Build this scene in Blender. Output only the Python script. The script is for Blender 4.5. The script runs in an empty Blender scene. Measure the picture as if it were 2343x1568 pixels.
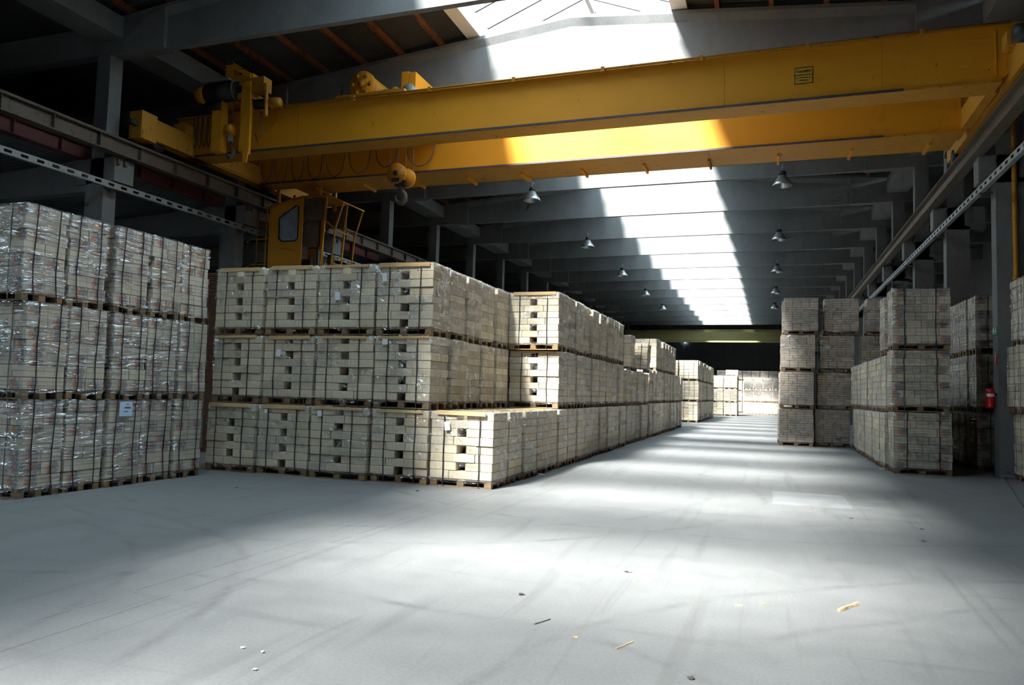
import bpy, math, random
from mathutils import Vector, Matrix, noise
random.seed(7)
rnd = random.random
C = bpy.context.scene.collection
SC = bpy.context.scene

# ------------------------------------------------------------------ camera
W, H, F = 2343, 1568, 1716.7
yaw, pitch, roll = math.radians(18.973), math.radians(3.739), math.radians(1.559)
fw = Vector((-math.sin(yaw)*math.cos(pitch), math.cos(yaw)*math.cos(pitch), math.sin(pitch)))
rt = Vector((math.cos(yaw), math.sin(yaw), 0)); up = rt.cross(fw)
r2 = math.cos(roll)*rt + math.sin(roll)*up
u2 = -math.sin(roll)*rt + math.cos(roll)*up
cd = bpy.data.cameras.new('camera'); cam = bpy.data.objects.new('camera', cd); C.objects.link(cam)
M = Matrix.Identity(4)
for i in range(3):
    M[i][0] = r2[i]; M[i][1] = u2[i]; M[i][2] = -fw[i]
M[2][3] = 1.65
cam.matrix_world = M
cd.sensor_fit = 'HORIZONTAL'; cd.sensor_width = 36; cd.lens = F/W*36; cd.clip_end = 400
SC.camera = cam

# ------------------------------------------------------------------ world, sun, exposure
wd = bpy.data.worlds.new('sky'); SC.world = wd; wd.use_nodes = True
bg = wd.node_tree.nodes['Background']
bg.inputs[0].default_value = (0.69, 0.87, 1.0, 1); bg.inputs[1].default_value = 4.5
sd = bpy.data.lights.new('sun', 'SUN'); so = bpy.data.objects.new('sun', sd); C.objects.link(so)
sd.energy = 25.5; sd.angle = math.radians(10.5); sd.color = (1.0, 0.98, 0.94)
so.rotation_euler = Vector((0.30, 0.90, -1.0)).to_track_quat('-Z', 'Y').to_euler()
so.location = (-10, -15, 30)
vs = SC.view_settings
vs.view_transform = 'Standard'; vs.look = 'None'; vs.gamma = 1.0; vs.use_curve_mapping = False
vs.exposure = 0.6
cy = SC.cycles
cy.use_denoising = True
cy.max_bounces = 5; cy.diffuse_bounces = 3; cy.glossy_bounces = 2; cy.transmission_bounces = 2
cy.transparent_max_bounces = 8; cy.caustics_reflective = False; cy.caustics_refractive = False
cy.sample_clamp_indirect = 8.0
cy.adaptive_threshold = 0.07; cy.adaptive_min_samples = 12

# ------------------------------------------------------------------ materials
def mat(name):
    m = bpy.data.materials.new(name); m.use_nodes = True
    nt = m.node_tree; b = nt.nodes['Principled BSDF']
    return m, nt, b
def nd(nt, t, **kw):
    n = nt.nodes.new(t)
    for k, v in kw.items(): setattr(n, k, v)
    return n
def ramp(nt, fac, *stops):
    r = nd(nt, 'ShaderNodeValToRGB'); e = r.color_ramp.elements
    while len(e) < len(stops): e.new(0.5)
    for i, (p, c) in enumerate(stops):
        e[i].position = p; e[i].color = (*c, 1) if len(c) == 3 else c
    nt.links.new(fac, r.inputs[0]); return r.outputs[0]
def tex(nt, scale, detail=4, rough=0.6, coord='Object', sc=(1, 1, 1), dist=0.0):
    tc = nd(nt, 'ShaderNodeTexCoord'); mp = nd(nt, 'ShaderNodeMapping'); mp.inputs['Scale'].default_value = sc
    n = nd(nt, 'ShaderNodeTexNoise'); n.inputs['Scale'].default_value = scale
    n.inputs['Detail'].default_value = detail; n.inputs['Roughness'].default_value = rough; n.inputs['Distortion'].default_value = dist
    nt.links.new(tc.outputs[coord], mp.inputs[0]); nt.links.new(mp.outputs[0], n.inputs['Vector'])
    return n.outputs['Fac']
def mixc(nt, fac, a, b, mode='MIX'):
    m = nd(nt, 'ShaderNodeMix', data_type='RGBA', blend_type=mode)
    for s, v in ((m.inputs[0], fac), (m.inputs[6], a), (m.inputs[7], b)):
        if hasattr(v, 'links'): nt.links.new(v, s)
        elif isinstance(v, (int, float)): s.default_value = v
        else: s.default_value = (*v, 1)
    return m.outputs[2]
def mth(nt, op, a, b=0.0, c=0.0):
    n = nd(nt, 'ShaderNodeMath', operation=op)
    for s, v in zip(n.inputs, (a, b, c)):
        if hasattr(v, 'links'): nt.links.new(v, s)
        else: s.default_value = v
    return n.outputs[0]
def bump(nt, b, h, strength=0.3, dist=0.02):
    n = nd(nt, 'ShaderNodeBump'); n.inputs['Strength'].default_value = strength; n.inputs['Distance'].default_value = dist
    nt.links.new(h, n.inputs['Height']); nt.links.new(n.outputs[0], b.inputs['Normal'])
def plain(name, col, rough=0.6, metal=0.0, var=0.0, scale=3.0):
    m, nt, b = mat(name)
    b.inputs['Roughness'].default_value = rough; b.inputs['Metallic'].default_value = metal
    if var:
        n = tex(nt, scale)
        c = ramp(nt, n, (0.3, tuple(x*(1-var) for x in col)), (0.7, tuple(min(1, x*(1+var)) for x in col)))
        nt.links.new(c, b.inputs['Base Color'])
    else: b.inputs['Base Color'].default_value = (*col, 1)
    return m
MT = {}
def concrete(name, lo, hi):
    m, nt, b = mat(name)
    n1 = tex(nt, 1.1, 4, 0.7, sc=(1, 1, 0.45)); n2 = tex(nt, 22, 2)
    c = ramp(nt, n1, (0.3, lo), (0.72, hi))
    c = mixc(nt, 0.35, c, ramp(nt, n2, (0.35, lo), (0.65, hi)))
    nt.links.new(c, b.inputs['Base Color']); b.inputs['Roughness'].default_value = 0.85
    bump(nt, b, n2, 0.15, 0.01)
    return m
MT['concrete'] = concrete('concrete', (0.15, 0.155, 0.155), (0.235, 0.24, 0.235))
MT['plaster'] = concrete('rough_plaster', (0.16, 0.18, 0.18), (0.62, 0.66, 0.66))
MT['wall'] = concrete('wall_panel_concrete', (0.10, 0.10, 0.10), (0.16, 0.16, 0.155))
def floor_mat():
    m, nt, b = mat('concrete_floor')
    big = tex(nt, 0.22, 2, 0.6); mid = tex(nt, 1.6, 4, 0.7); fine = tex(nt, 40, 2); 
    c = ramp(nt, big, (0.3, (0.145, 0.15, 0.152)), (0.7, (0.185, 0.187, 0.187)))
    c = mixc(nt, 0.45, c, ramp(nt, mid, (0.3, (0.125, 0.13, 0.132)), (0.7, (0.20, 0.20, 0.198))))
    c = mixc(nt, 0.12, c, ramp(nt, fine, (0.35, (0.08, 0.08, 0.08)), (0.65, (0.27, 0.27, 0.27))))
    # tyre tracks: stretched bands along and across the hall
    for sc, th, amt in (((1.1, 0.06, 1), 0.60, 0.26), ((0.10, 0.9, 1), 0.64, 0.22)):
        t = tex(nt, 3.2, 2, 0.55, sc=sc, dist=0.8)
        f = mth(nt, 'MULTIPLY', mth(nt, 'SMOOTH_MIN', mth(nt, 'MULTIPLY', mth(nt, 'MAXIMUM', mth(nt, 'SUBTRACT', t, th), 0.0), 12.0), 1.0, 0.2), amt)
        c = mixc(nt, f, c, (0.085, 0.085, 0.085))
    # fine dark specks
    v = nd(nt, 'ShaderNodeTexVoronoi'); v.inputs['Scale'].default_value = 2.3
    tc = nd(nt, 'ShaderNodeTexCoord'); nt.links.new(tc.outputs['Object'], v.inputs['Vector'])
    sp = mth(nt, 'LESS_THAN', v.outputs['Distance'], 0.022)
    c = mixc(nt, mth(nt, 'MULTIPLY', sp, 0.55), c, (0.06, 0.055, 0.05))
    # curved forklift tracks and scuffs
    sx = nd(nt, 'ShaderNodeSeparateXYZ'); nt.links.new(tc.outputs['Object'], sx.inputs[0])
    jit = mth(nt, 'MULTIPLY', mth(nt, 'SUBTRACT', big, 0.5), 0.9); pat = mid
    for cx_, cy_, rr_ in ((-9.0, 2.2, 5.6), (-9.0, 2.2, 4.75), (-6.2, 13.0, 5.2), (-6.2, 13.0, 6.1), (3.6, 3.2, 4.3), (3.6, 3.2, 5.2), (-3.4, -1.0, 6.4), (-1.2, 16.5, 7.2)):
        q1 = mth(nt, 'POWER', mth(nt, 'SUBTRACT', sx.outputs[0], cx_), 2.0); q2 = mth(nt, 'POWER', mth(nt, 'SUBTRACT', sx.outputs[1], cy_), 2.0)
        dd = mth(nt, 'ABSOLUTE', mth(nt, 'SUBTRACT', mth(nt, 'ADD', mth(nt, 'SQRT', mth(nt, 'ADD', q1, q2)), jit), rr_))
        f = mth(nt, 'MULTIPLY', mth(nt, 'MAXIMUM', mth(nt, 'SUBTRACT', 1.0, mth(nt, 'DIVIDE', dd, 0.085)), 0.0), mth(nt, 'MULTIPLY', mth(nt, 'MAXIMUM', mth(nt, 'SUBTRACT', pat, 0.42), 0.0), 2.2))
        c = mixc(nt, f, c, (0.07, 0.072, 0.075))
    scr = tex(nt, 9.0, 2, 0.6, sc=(1.0, 0.06, 1), dist=0.5)
    c = mixc(nt, mth(nt, 'MULTIPLY', mth(nt, 'MAXIMUM', mth(nt, 'SUBTRACT', scr, 0.60), 0.0), 2.0), c, (0.10, 0.10, 0.10))
    # two sawn joints along the hall and a paler repair patch
    sep = nd(nt, 'ShaderNodeSeparateXYZ'); nt.links.new(tc.outputs['Object'], sep.inputs[0])
    wob = mth(nt, 'MULTIPLY', mth(nt, 'SUBTRACT', tex(nt, 1.2, 2), 0.5), 0.06)
    x = mth(nt, 'ADD', sep.outputs[0], wob)
    brk = tex(nt, 2.2, 1)
    for xj in (-4.38, -4.72):
        f = mth(nt, 'LESS_THAN', mth(nt, 'ABSOLUTE', mth(nt, 'SUBTRACT', x, xj)), 0.006)
        f = mth(nt, 'MULTIPLY', f, mth(nt, 'GREATER_THAN', brk, 0.42))
        c = mixc(nt, mth(nt, 'MULTIPLY', f, 0.65), c, (0.05, 0.05, 0.05))
    px = mth(nt, 'LESS_THAN', mth(nt, 'ABSOLUTE', mth(nt, 'SUBTRACT', x, 0.64)), 0.58)
    py = mth(nt, 'LESS_THAN', mth(nt, 'ABSOLUTE', mth(nt, 'SUBTRACT', sep.outputs[1], 13.5)), 0.85)
    c = mixc(nt, mth(nt, 'MULTIPLY', mth(nt, 'MULTIPLY', px, py), mth(nt, 'MULTIPLY', mid, 0.8)), c, (0.30, 0.31, 0.315))
    nt.links.new(c, b.inputs['Base Color'])
    r = ramp(nt, mid, (0.3, (0.50,)*3), (0.7, (0.68,)*3)); nt.links.new(r, b.inputs['Roughness'])
    b.inputs['Specular IOR Level'].default_value = 0.35
    bump(nt, b, fine, 0.12, 0.004)
    return m
MT['floor'] = floor_mat()
def rusty(name, col, dark, amt=0.62, spec=0.4, rough=0.58):
    m, nt, b = mat(name)
    n1 = tex(nt, 0.5, 3, 0.65); n2 = tex(nt, 5.5, 5, 0.8, sc=(1, 1, 0.45))
    c = ramp(nt, n1, (0.3, tuple(x*0.9 for x in col)), (0.7, col))
    f = ramp(nt, n2, (amt, (0, 0, 0)), (amt+0.07, (0.85,)*3))
    c = mixc(nt, f, c, dark)
    nt.links.new(c, b.inputs['Base Color']); b.inputs['Roughness'].default_value = rough
    b.inputs['Specular IOR Level'].default_value = spec
    return m
MT['yellow'] = rusty('crane_yellow_paint', (0.80, 0.345, 0.014), (0.10, 0.045, 0.02), 0.655)
MT['yellow_worn'] = rusty('worn_yellow_paint', (0.58, 0.265, 0.025), (0.13, 0.075, 0.035), 0.585)
MT['dim_yellow'] = rusty('dim_yellow_paint', (0.30, 0.26, 0.10), (0.10, 0.08, 0.05), 0.62)  # far crane's dim light put into a darker, greyer yellow
MT['lip'] = plain('grimy_flange_edge', (0.07, 0.055, 0.06), 0.6, 0, 0.3)
MT['steel'] = rusty('brown_steel', (0.15, 0.12, 0.09), (0.06, 0.045, 0.035), 0.55, 0.4, 0.55)
MT['redsteel'] = plain('red_oxide_steel', (0.14, 0.04, 0.035), 0.6, 0, 0.2)
MT['galv'] = plain('galvanised_steel', (0.33, 0.36, 0.36), 0.5, 0.2, 0.15)
MT['dark'] = plain('black_machinery', (0.02, 0.02, 0.022), 0.5, 0, 0.3)
MT['cable'] = plain('grey_cable', (0.10, 0.10, 0.095), 0.6)
MT['alu'] = plain('aluminium_reflector', (0.55, 0.56, 0.56), 0.35, 0.7)
MT['white'] = plain('white_paint', (0.72, 0.73, 0.72), 0.6, 0, 0.05)
MT['purlin'] = rusty('stained_timber', (0.22, 0.085, 0.04), (0.07, 0.035, 0.02), 0.52, 0.2, 0.8)
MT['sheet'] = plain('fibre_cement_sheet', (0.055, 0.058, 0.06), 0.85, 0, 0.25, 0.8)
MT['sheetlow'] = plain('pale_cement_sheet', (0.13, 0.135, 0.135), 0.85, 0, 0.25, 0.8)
MT['strap'] = plain('black_strap', (0.022, 0.022, 0.025), 0.45)
MT['paper'] = plain('white_paper', (0.78, 0.80, 0.82), 0.7)
MT['bluepaper'] = plain('pale_blue_paper', (0.52, 0.64, 0.82), 0.7)
MT['ink'] = plain('blue_ink', (0.05, 0.07, 0.2), 0.7)
MT['red'] = plain('red_enamel', (0.62, 0.012, 0.012), 0.3)
MT['green'] = plain('sign_green', (0.02, 0.27, 0.10), 0.5)
MT['signred'] = plain('sign_red', (0.5, 0.03, 0.03), 0.5)
MT['signwhite'] = plain('sign_white', (0.75, 0.78, 0.76), 0.5)
MT['signyellow'] = plain('sign_yellow', (0.60, 0.34, 0.03), 0.5)
MT['signbrown'] = plain('sign_brown_print', (0.07, 0.035, 0.015), 0.6)
MT['bark'] = plain('brown_bark', (0.10, 0.045, 0.025), 0.9, 0, 0.4, 9)
MT['chip'] = plain('fresh_wood', (0.40, 0.29, 0.17), 0.8, 0, 0.2, 20)
MT['leaf'] = plain('dry_leaf', (0.06, 0.05, 0.04), 0.8)
def wood(name, pal):
    m, nt, b = mat(name)
    oi = nd(nt, 'ShaderNodeObjectInfo')
    c = ramp(nt, oi.outputs['Random'], *pal)
    g = tex(nt, 18, 2, 0.7, sc=(0.12, 1, 1))
    c = mixc(nt, 0.55, c, ramp(nt, g, (0.35, (0.55,)*3), (0.62, (1.0,)*3)), 'MULTIPLY')
    nt.links.new(c, b.inputs['Base Color']); b.inputs['Roughness'].default_value = 0.8
    bump(nt, b, g, 0.25, 0.004)
    return m
MT['pallet'] = wood('pallet_wood', ((0.0, (0.17, 0.11, 0.065)), (0.35, (0.30, 0.18, 0.085)), (0.65, (0.20, 0.155, 0.11)), (1.0, (0.40, 0.24, 0.10))))
MT['batten'] = wood('batten_wood', ((0.0, (0.55, 0.37, 0.17)), (0.5, (0.70, 0.50, 0.26)), (1.0, (0.50, 0.31, 0.13))))
def brick(name, pal, joints=None, printed=False):
    m, nt, b = mat(name)
    oi = nd(nt, 'ShaderNodeObjectInfo')
    c = ramp(nt, oi.outputs['Random'], *pal)
    n = tex(nt, 14, 2, 0.7); n2 = tex(nt, 90, 1)
    c = mixc(nt, 0.5, c, ramp(nt, n, (0.3, (0.66,)*3), (0.7, (1.0,)*3)), 'MULTIPLY')
    c = mixc(nt, 0.25, c, ramp(nt, n2, (0.3, (0.55,)*3), (0.7, (1.0,)*3)), 'MULTIPLY')
    if joints:
        tc = nd(nt, 'ShaderNodeTexCoord'); sep = nd(nt, 'ShaderNodeSeparateXYZ'); nt.links.new(tc.outputs['Object'], sep.inputs[0])
        fr = mth(nt, 'ABSOLUTE', mth(nt, 'SUBTRACT', mth(nt, 'FRACT', mth(nt, 'DIVIDE', mth(nt, 'ADD', sep.outputs[0], 10.0), joints)), 0.5))
        f = mth(nt, 'LESS_THAN', fr, 0.03)
        c = mixc(nt, mth(nt, 'MULTIPLY', f, 0.35), c, (0.16, 0.12, 0.08))
    if printed:
        tc = nd(nt, 'ShaderNodeTexCoord'); mp = nd(nt, 'ShaderNodeMapping'); nt.links.new(tc.outputs['Generated'], mp.inputs[0])
        ad = nd(nt, 'ShaderNodeVectorMath', operation='ADD'); cb = nd(nt, 'ShaderNodeCombineXYZ')
        j = mth(nt, 'MULTIPLY', mth(nt, 'SUBTRACT', oi.outputs['Random'], 0.5), 0.3)
        for k in range(3): nt.links.new(j, cb.inputs[k])
        nt.links.new(mp.outputs[0], ad.inputs[0]); nt.links.new(cb.outputs[0], ad.inputs[1])
        sep = nd(nt, 'ShaderNodeSeparateXYZ'); nt.links.new(ad.outputs[0], sep.inputs[0])
        nz = mth(nt, 'MULTIPLY', mth(nt, 'SUBTRACT', tex(nt, 17, 3, 0.75), 0.5), 6.0)
        def blob(cx, cz, rx, rz, ry=None):
            # the print sits on the front (x,z) and on the end (y,z) of the bundle
            def d(a, c0, r): return mth(nt, 'POWER', mth(nt, 'DIVIDE', mth(nt, 'SUBTRACT', a, c0), r), 2.0)
            dz = d(sep.outputs[2], cz, rz)
            on = mth(nt, 'MINIMUM', d(sep.outputs[0], cx, rx), d(sep.outputs[1], cx, rx*0.8))
            return mth(nt, 'LESS_THAN', mth(nt, 'ADD', mth(nt, 'ADD', on, dz), nz), 1.0)
        c = mixc(nt, mth(nt, 'MULTIPLY', blob(0.60, 0.5, 0.30, 0.55), mth(nt, 'ADD', 0.12, mth(nt, 'MULTIPLY', n, 0.9))), c, (0.10, 0.085, 0.14))
        c = mixc(nt, mth(nt, 'MULTIPLY', blob(0.36, 0.45, 0.18, 0.38), 0.62), c, (0.50, 0.15, 0.09))
        c = mixc(nt, mth(nt, 'MULTIPLY', blob(0.32, 0.42, 0.06, 0.16), 0.55), c, (0.72, 0.36, 0.12))
    nt.links.new(c, b.inputs['Base Color']); b.inputs['Roughness'].default_value = 0.75
    bump(nt, b, n2, 0.2, 0.003)
    return m
MT['brick'] = brick('pressed_wood_brick', ((0.0, (0.64, 0.53, 0.37)), (0.4, (0.74, 0.64, 0.48)), (0.7, (0.68, 0.60, 0.47)), (1.0, (0.80, 0.68, 0.50))), 0.075)
MT['brickp'] = brick('wood_briquette', ((0.0, (0.58, 0.50, 0.385)), (0.5, (0.68, 0.60, 0.48)), (1.0, (0.63, 0.55, 0.41))))
MT['brickprint'] = brick('printed_briquette_bundle', ((0.0, (0.57, 0.50, 0.40)), (0.5, (0.66, 0.59, 0.48)), (1.0, (0.62, 0.54, 0.42))), None, True)
MT['plankb'] = brick('flat_briquette', ((0.0, (0.52, 0.44, 0.355)), (0.5, (0.68, 0.59, 0.50)), (1.0, (0.60, 0.51, 0.415))))
def film(name, fac, sc, rough, strength, haze):
    m, nt, b = mat(name); out = nt.nodes['Material Output']; nt.nodes.remove(b)
    tc = nd(nt, 'ShaderNodeTexCoord'); mp = nd(nt, 'ShaderNodeMapping'); mp.inputs['Scale'].default_value = sc
    oi = nd(nt, 'ShaderNodeObjectInfo'); va = nd(nt, 'ShaderNodeVectorMath', operation='ADD')
    cbx = nd(nt, 'ShaderNodeCombineXYZ')
    for k in range(3): nt.links.new(mth(nt, 'MULTIPLY', oi.outputs['Random'], 7.0+3*k), cbx.inputs[k])
    nt.links.new(tc.outputs['Object'], va.inputs[0]); nt.links.new(cbx.outputs[0], va.inputs[1]); nt.links.new(va.outputs[0], mp.inputs[0])
    n = nd(nt, 'ShaderNodeTexNoise'); n.inputs['Scale'].default_value = 3.2; n.inputs['Detail'].default_value = 2; n.inputs['Distortion'].default_value = 1.5
    nt.links.new(mp.outputs[0], n.inputs['Vector']); h = n.outputs['Fac']
    bp = nd(nt, 'ShaderNodeBump'); bp.inputs['Strength'].default_value = strength; bp.inputs['Distance'].default_value = 0.12
    nt.links.new(h, bp.inputs['Height'])
    gl = nd(nt, 'ShaderNodeBsdfGlossy'); gl.inputs['Roughness'].default_value = rough; gl.inputs['Color'].default_value = (0.95, 0.97, 1, 1)
    df = nd(nt, 'ShaderNodeBsdfDiffuse'); df.inputs['Color'].default_value = (0.72, 0.74, 0.76, 1)
    nt.links.new(bp.outputs[0], gl.inputs['Normal']); nt.links.new(bp.outputs[0], df.inputs['Normal'])
    mg = nd(nt, 'ShaderNodeMixShader'); mg.inputs[0].default_value = haze
    nt.links.new(gl.outputs[0], mg.inputs[1]); nt.links.new(df.outputs[0], mg.inputs[2])
    tr = nd(nt, 'ShaderNodeBsdfTransparent'); tr.inputs[0].default_value = (0.97, 0.975, 0.98, 1)
    lw = nd(nt, 'ShaderNodeLayerWeight'); lw.inputs['Blend'].default_value = 0.25
    # wrinkled, bunched film is denser along its crests
    n2 = nd(nt, 'ShaderNodeTexNoise'); n2.inputs['Scale'].default_value = 1.5; n2.inputs['Detail'].default_value = 2; n2.inputs['Distortion'].default_value = 1.5
    nt.links.new(mp.outputs[0], n2.inputs['Vector'])
    cr_ = ramp(nt, mth(nt, 'ABSOLUTE', mth(nt, 'SUBTRACT', n2.outputs['Fac'], 0.5)), (0.0, (3.2,)*3), (0.02, (1.2,)*3), (0.10, (0.7,)*3))
    f = mth(nt, 'MULTIPLY', mth(nt, 'ADD', mth(nt, 'MULTIPLY', lw.outputs['Facing'], 0.42), fac), cr_)
    f = mth(nt, 'MINIMUM', f, 0.30)
    ms = nd(nt, 'ShaderNodeMixShader'); nt.links.new(f, ms.inputs[0])
    nt.links.new(tr.outputs[0], ms.inputs[1]); nt.links.new(mg.outputs[0], ms.inputs[2])
    nt.links.new(ms.outputs[0], out.inputs[0])
    return m
MT['film'] = film('clear_stretch_film', 0.075, (1.3, 1.3, 1.7), 0.11, 1.0, 0.25)
MT['filmh'] = film('tight_stretch_film', 0.15, (0.5, 0.5, 3.2), 0.12, 1.0, 0.22)
def glassm(name, tint, haze):
    m, nt, b = mat(name); out = nt.nodes['Material Output']; nt.nodes.remove(b)
    tr = nd(nt, 'ShaderNodeBsdfTransparent'); tr.inputs[0].default_value = (*tint, 1)
    gl = nd(nt, 'ShaderNodeBsdfGlossy'); gl.inputs['Roughness'].default_value = 0.08
    ms = nd(nt, 'ShaderNodeMixShader'); ms.inputs[0].default_value = haze
    nt.links.new(tr.outputs[0], ms.inputs[1]); nt.links.new(gl.outputs[0], ms.inputs[2]); nt.links.new(ms.outputs[0], out.inputs[0])
    return m
MT['glass'] = glassm('roof_glass', (0.92, 0.95, 0.95), 0.06)
MT['cabglass'] = plain('sky_tinted_cab_glass', (0.36, 0.44, 0.52), 0.15, 0, 0.25, 2.0)  # pale blue sky reflection put into the opaque pane colour
ml, nt, b = mat('lit_lamp_lens'); b.inputs['Emission Color'].default_value = (0.6, 0.8, 1, 1); b.inputs['Emission Strength'].default_value = 12; MT['lamp'] = ml

# ------------------------------------------------------------------ mesh helpers
class MB:
    def __init__(s): s.v = []; s.f = []
    def box(s, x0, x1, y0, y1, z0, z1):
        n = len(s.v)
        s.v += [(x0,y0,z0),(x1,y0,z0),(x1,y1,z0),(x0,y1,z0),(x0,y0,z1),(x1,y0,z1),(x1,y1,z1),(x0,y1,z1)]
        s.f += [(n,n+3,n+2,n+1),(n+4,n+5,n+6,n+7),(n,n+1,n+5,n+4),(n+1,n+2,n+6,n+5),(n+2,n+3,n+7,n+6),(n+3,n,n+4,n+7)]
        return s
    def poly_prism(s, pts, a, b, axis):
        # pts: outline in the two other axes, extruded a..b along axis
        n = len(s.v); k = len(pts)
        def mk(p, t):
            return {'x': (t, p[0], p[1]), 'y': (p[0], t, p[1]), 'z': (p[0], p[1], t)}[axis]
        s.v += [mk(p, a) for p in pts] + [mk(p, b) for p in pts]
        s.f += [tuple(range(n, n+k)), tuple(range(n+2*k-1, n+k-1, -1))]
        for i in range(k):
            j = (i+1) % k; s.f.append((n+i, n+k+i, n+k+j, n+j))
        return s
    def sweep(s, stations, caps=True):
        # stations: rings of equal length
        n = len(s.v); k = len(stations[0])
        for r in stations: s.v += r
        for a in range(len(stations)-1):
            for i in range(k):
                j = (i+1) % k
                s.f.append((n+a*k+i, n+a*k+j, n+(a+1)*k+j, n+(a+1)*k+i))
        if caps:
            s.f.append(tuple(range(n+k-1, n-1, -1))); m = n+(len(stations)-1)*k; s.f.append(tuple(range(m, m+k)))
        return s
    def tube(s, pts, r, k=6, caps=True):
        pts = [Vector(p) for p in pts]; rings = []
        pref = None
        for i, p in enumerate(pts):
            t = (pts[min(i+1, len(pts)-1)] - pts[max(i-1, 0)]).normalized()
            a = pref if pref is not None else (Vector((0, 0, 1)) if abs(t.z) < 0.9 else Vector((1, 0, 0)))
            u = (a - t*a.dot(t)).normalized(); w = t.cross(u); pref = u
            rr = r[i] if isinstance(r, (list, tuple)) else r
            rings.append([tuple(p + rr*(math.cos(2*math.pi*q/k)*u + math.sin(2*math.pi*q/k)*w)) for q in range(k)])
        return s.sweep(rings, caps)
    def cyl(s, c, axis, r, l, k=20, r1=None):
        c = Vector(c); d = {'x': Vector((1,0,0)), 'y': Vector((0,1,0)), 'z': Vector((0,0,1))}[axis]
        return s.tube([c, c+d*l], [r, r if r1 is None else r1], k)
    def bar(s, a, b, w, h):
        a = Vector(a); b = Vector(b); t = (b-a).normalized()
        z = Vector((0,0,1)) if abs(t.z) < 0.95 else Vector((0,1,0))
        sd_ = t.cross(z).normalized()*w/2; u = sd_.cross(t).normalized()*h/2
        ring = lambda p: [tuple(p+sd_+u), tuple(p-sd_+u), tuple(p-sd_-u), tuple(p+sd_-u)]
        return s.sweep([ring(a), ring(b)])
    def mesh(s, name, m, smooth=False):
        me = bpy.data.meshes.new(name); me.from_pydata(s.v, [], s.f)
        me.materials.append(MT[m]); me.validate()
        if smooth: me.polygons.foreach_set('use_smooth', [True]*len(me.polygons))
        me.update(); return me
    def build(s, name, m, parent=None, loc=(0,0,0), smooth=False):
        return put(name, s.mesh(name, m, smooth), parent, loc)
def put(name, me, parent=None, loc=(0,0,0), rz=0.0):
    o = bpy.data.objects.new(name, me); C.objects.link(o); o.location = loc
    if rz: o.rotation_euler = (0, 0, rz)
    if parent: o.parent = parent
    return o
def tag(o, label, cat, group=None, kind=None):
    if label: o['label'] = label
    if cat: o['category'] = cat
    if group: o['group'] = group
    if kind: o['kind'] = kind
    return o
def empty(name, loc, rz=0.0, label=None, cat=None, group=None):
    o = bpy.data.objects.new(name, None); C.objects.link(o); o.location = loc; o.rotation_euler = (0, 0, rz)
    o.empty_display_size = 0.2
    return tag(o, label, cat, group)
def struct(o, label, cat): return tag(o, label, cat, None, 'structure')

# ------------------------------------------------------------------ setting: floor, walls, frames, roof
BAY = 5.15; YC = [14.94 + BAY*k for k in range(-5, 16)]
XL, XR, XM = -16.45, 4.97, -5.36
def ztop(x): return 12.33 - 0.1*abs(x - XM)
SOF = 10.25
Y0, Y1 = -13.5, 110.0
struct(MB().box(-45, 12.2, -30, 110.5, -0.3, 0).build('floor', 'floor'), 'dusty grey concrete floor of the warehouse with tyre marks', 'floor')
mw = MB().box(-28.2, -28, -2.5, Y1, 0, 12); mw.box(-28.2, -28, Y0, -12, 0, 12); mw.box(-28.2, -28, -12, -2.5, 5.6, 12)
struct(mw.build('wall_left', 'wall'), 'dark outer wall of the left aisle with an open gateway', 'wall')
struct(MB().box(12, 12.2, Y0, Y1, 0, 12).build('wall_right', 'wall'), 'dark outer wall of the right aisle', 'wall')
# end wall made of panels
we = empty('wall_end', (0, Y1, 0)); struct(we, 'dark panelled end wall far down the hall', 'wall')
pm = MB().box(-1.63, 1.63, 0, 0.2, -0.93, 0.93).mesh('panel', 'wall')
for i in range(12):
    for j in range(8): put('panel', pm, we, (-26.3+3.3*i, 0, 0.95+1.9*j))
MB().box(-28, 12, 0.08, 0.3, 0, 15.2).build('backing', 'wall', we)
MB().box(-28, 12, -0.25, 0, 5.2, 5.5).build('ledge', 'wall', we)
# wall behind the camera with an open gateway
wb = empty('wall_back', (0, Y0, 0)); struct(wb, 'concrete wall closing the hall behind the viewer', 'wall')
MB().box(-28, 12, -0.2, 0, 0, 15).build('masonry', 'wall', wb)
# cross wall and low plaster wall on the right
struct(MB().box(5.62, 12, 20.0, 20.2, 0, 10.2).build('wall_cross', 'concrete'), 'grey concrete cross wall beside the yellow pipe', 'wall')
lw = MB()
pts = [(5.42, 0), (5.62, 0), (5.95, 0), (5.95, 2.3), (5.8, 2.25), (5.7, 2.05), (5.62, 2.12), (5.52, 1.9), (5.45, 2.0), (5.44, 1.75), (5.42, 1.7)]
lw.poly_prism(pts, 19.70, 19.86, 'y')
struct(lw.build('wall_low', 'plaster'), 'low wall stub of broken whitish plaster beside the column', 'wall')

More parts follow.
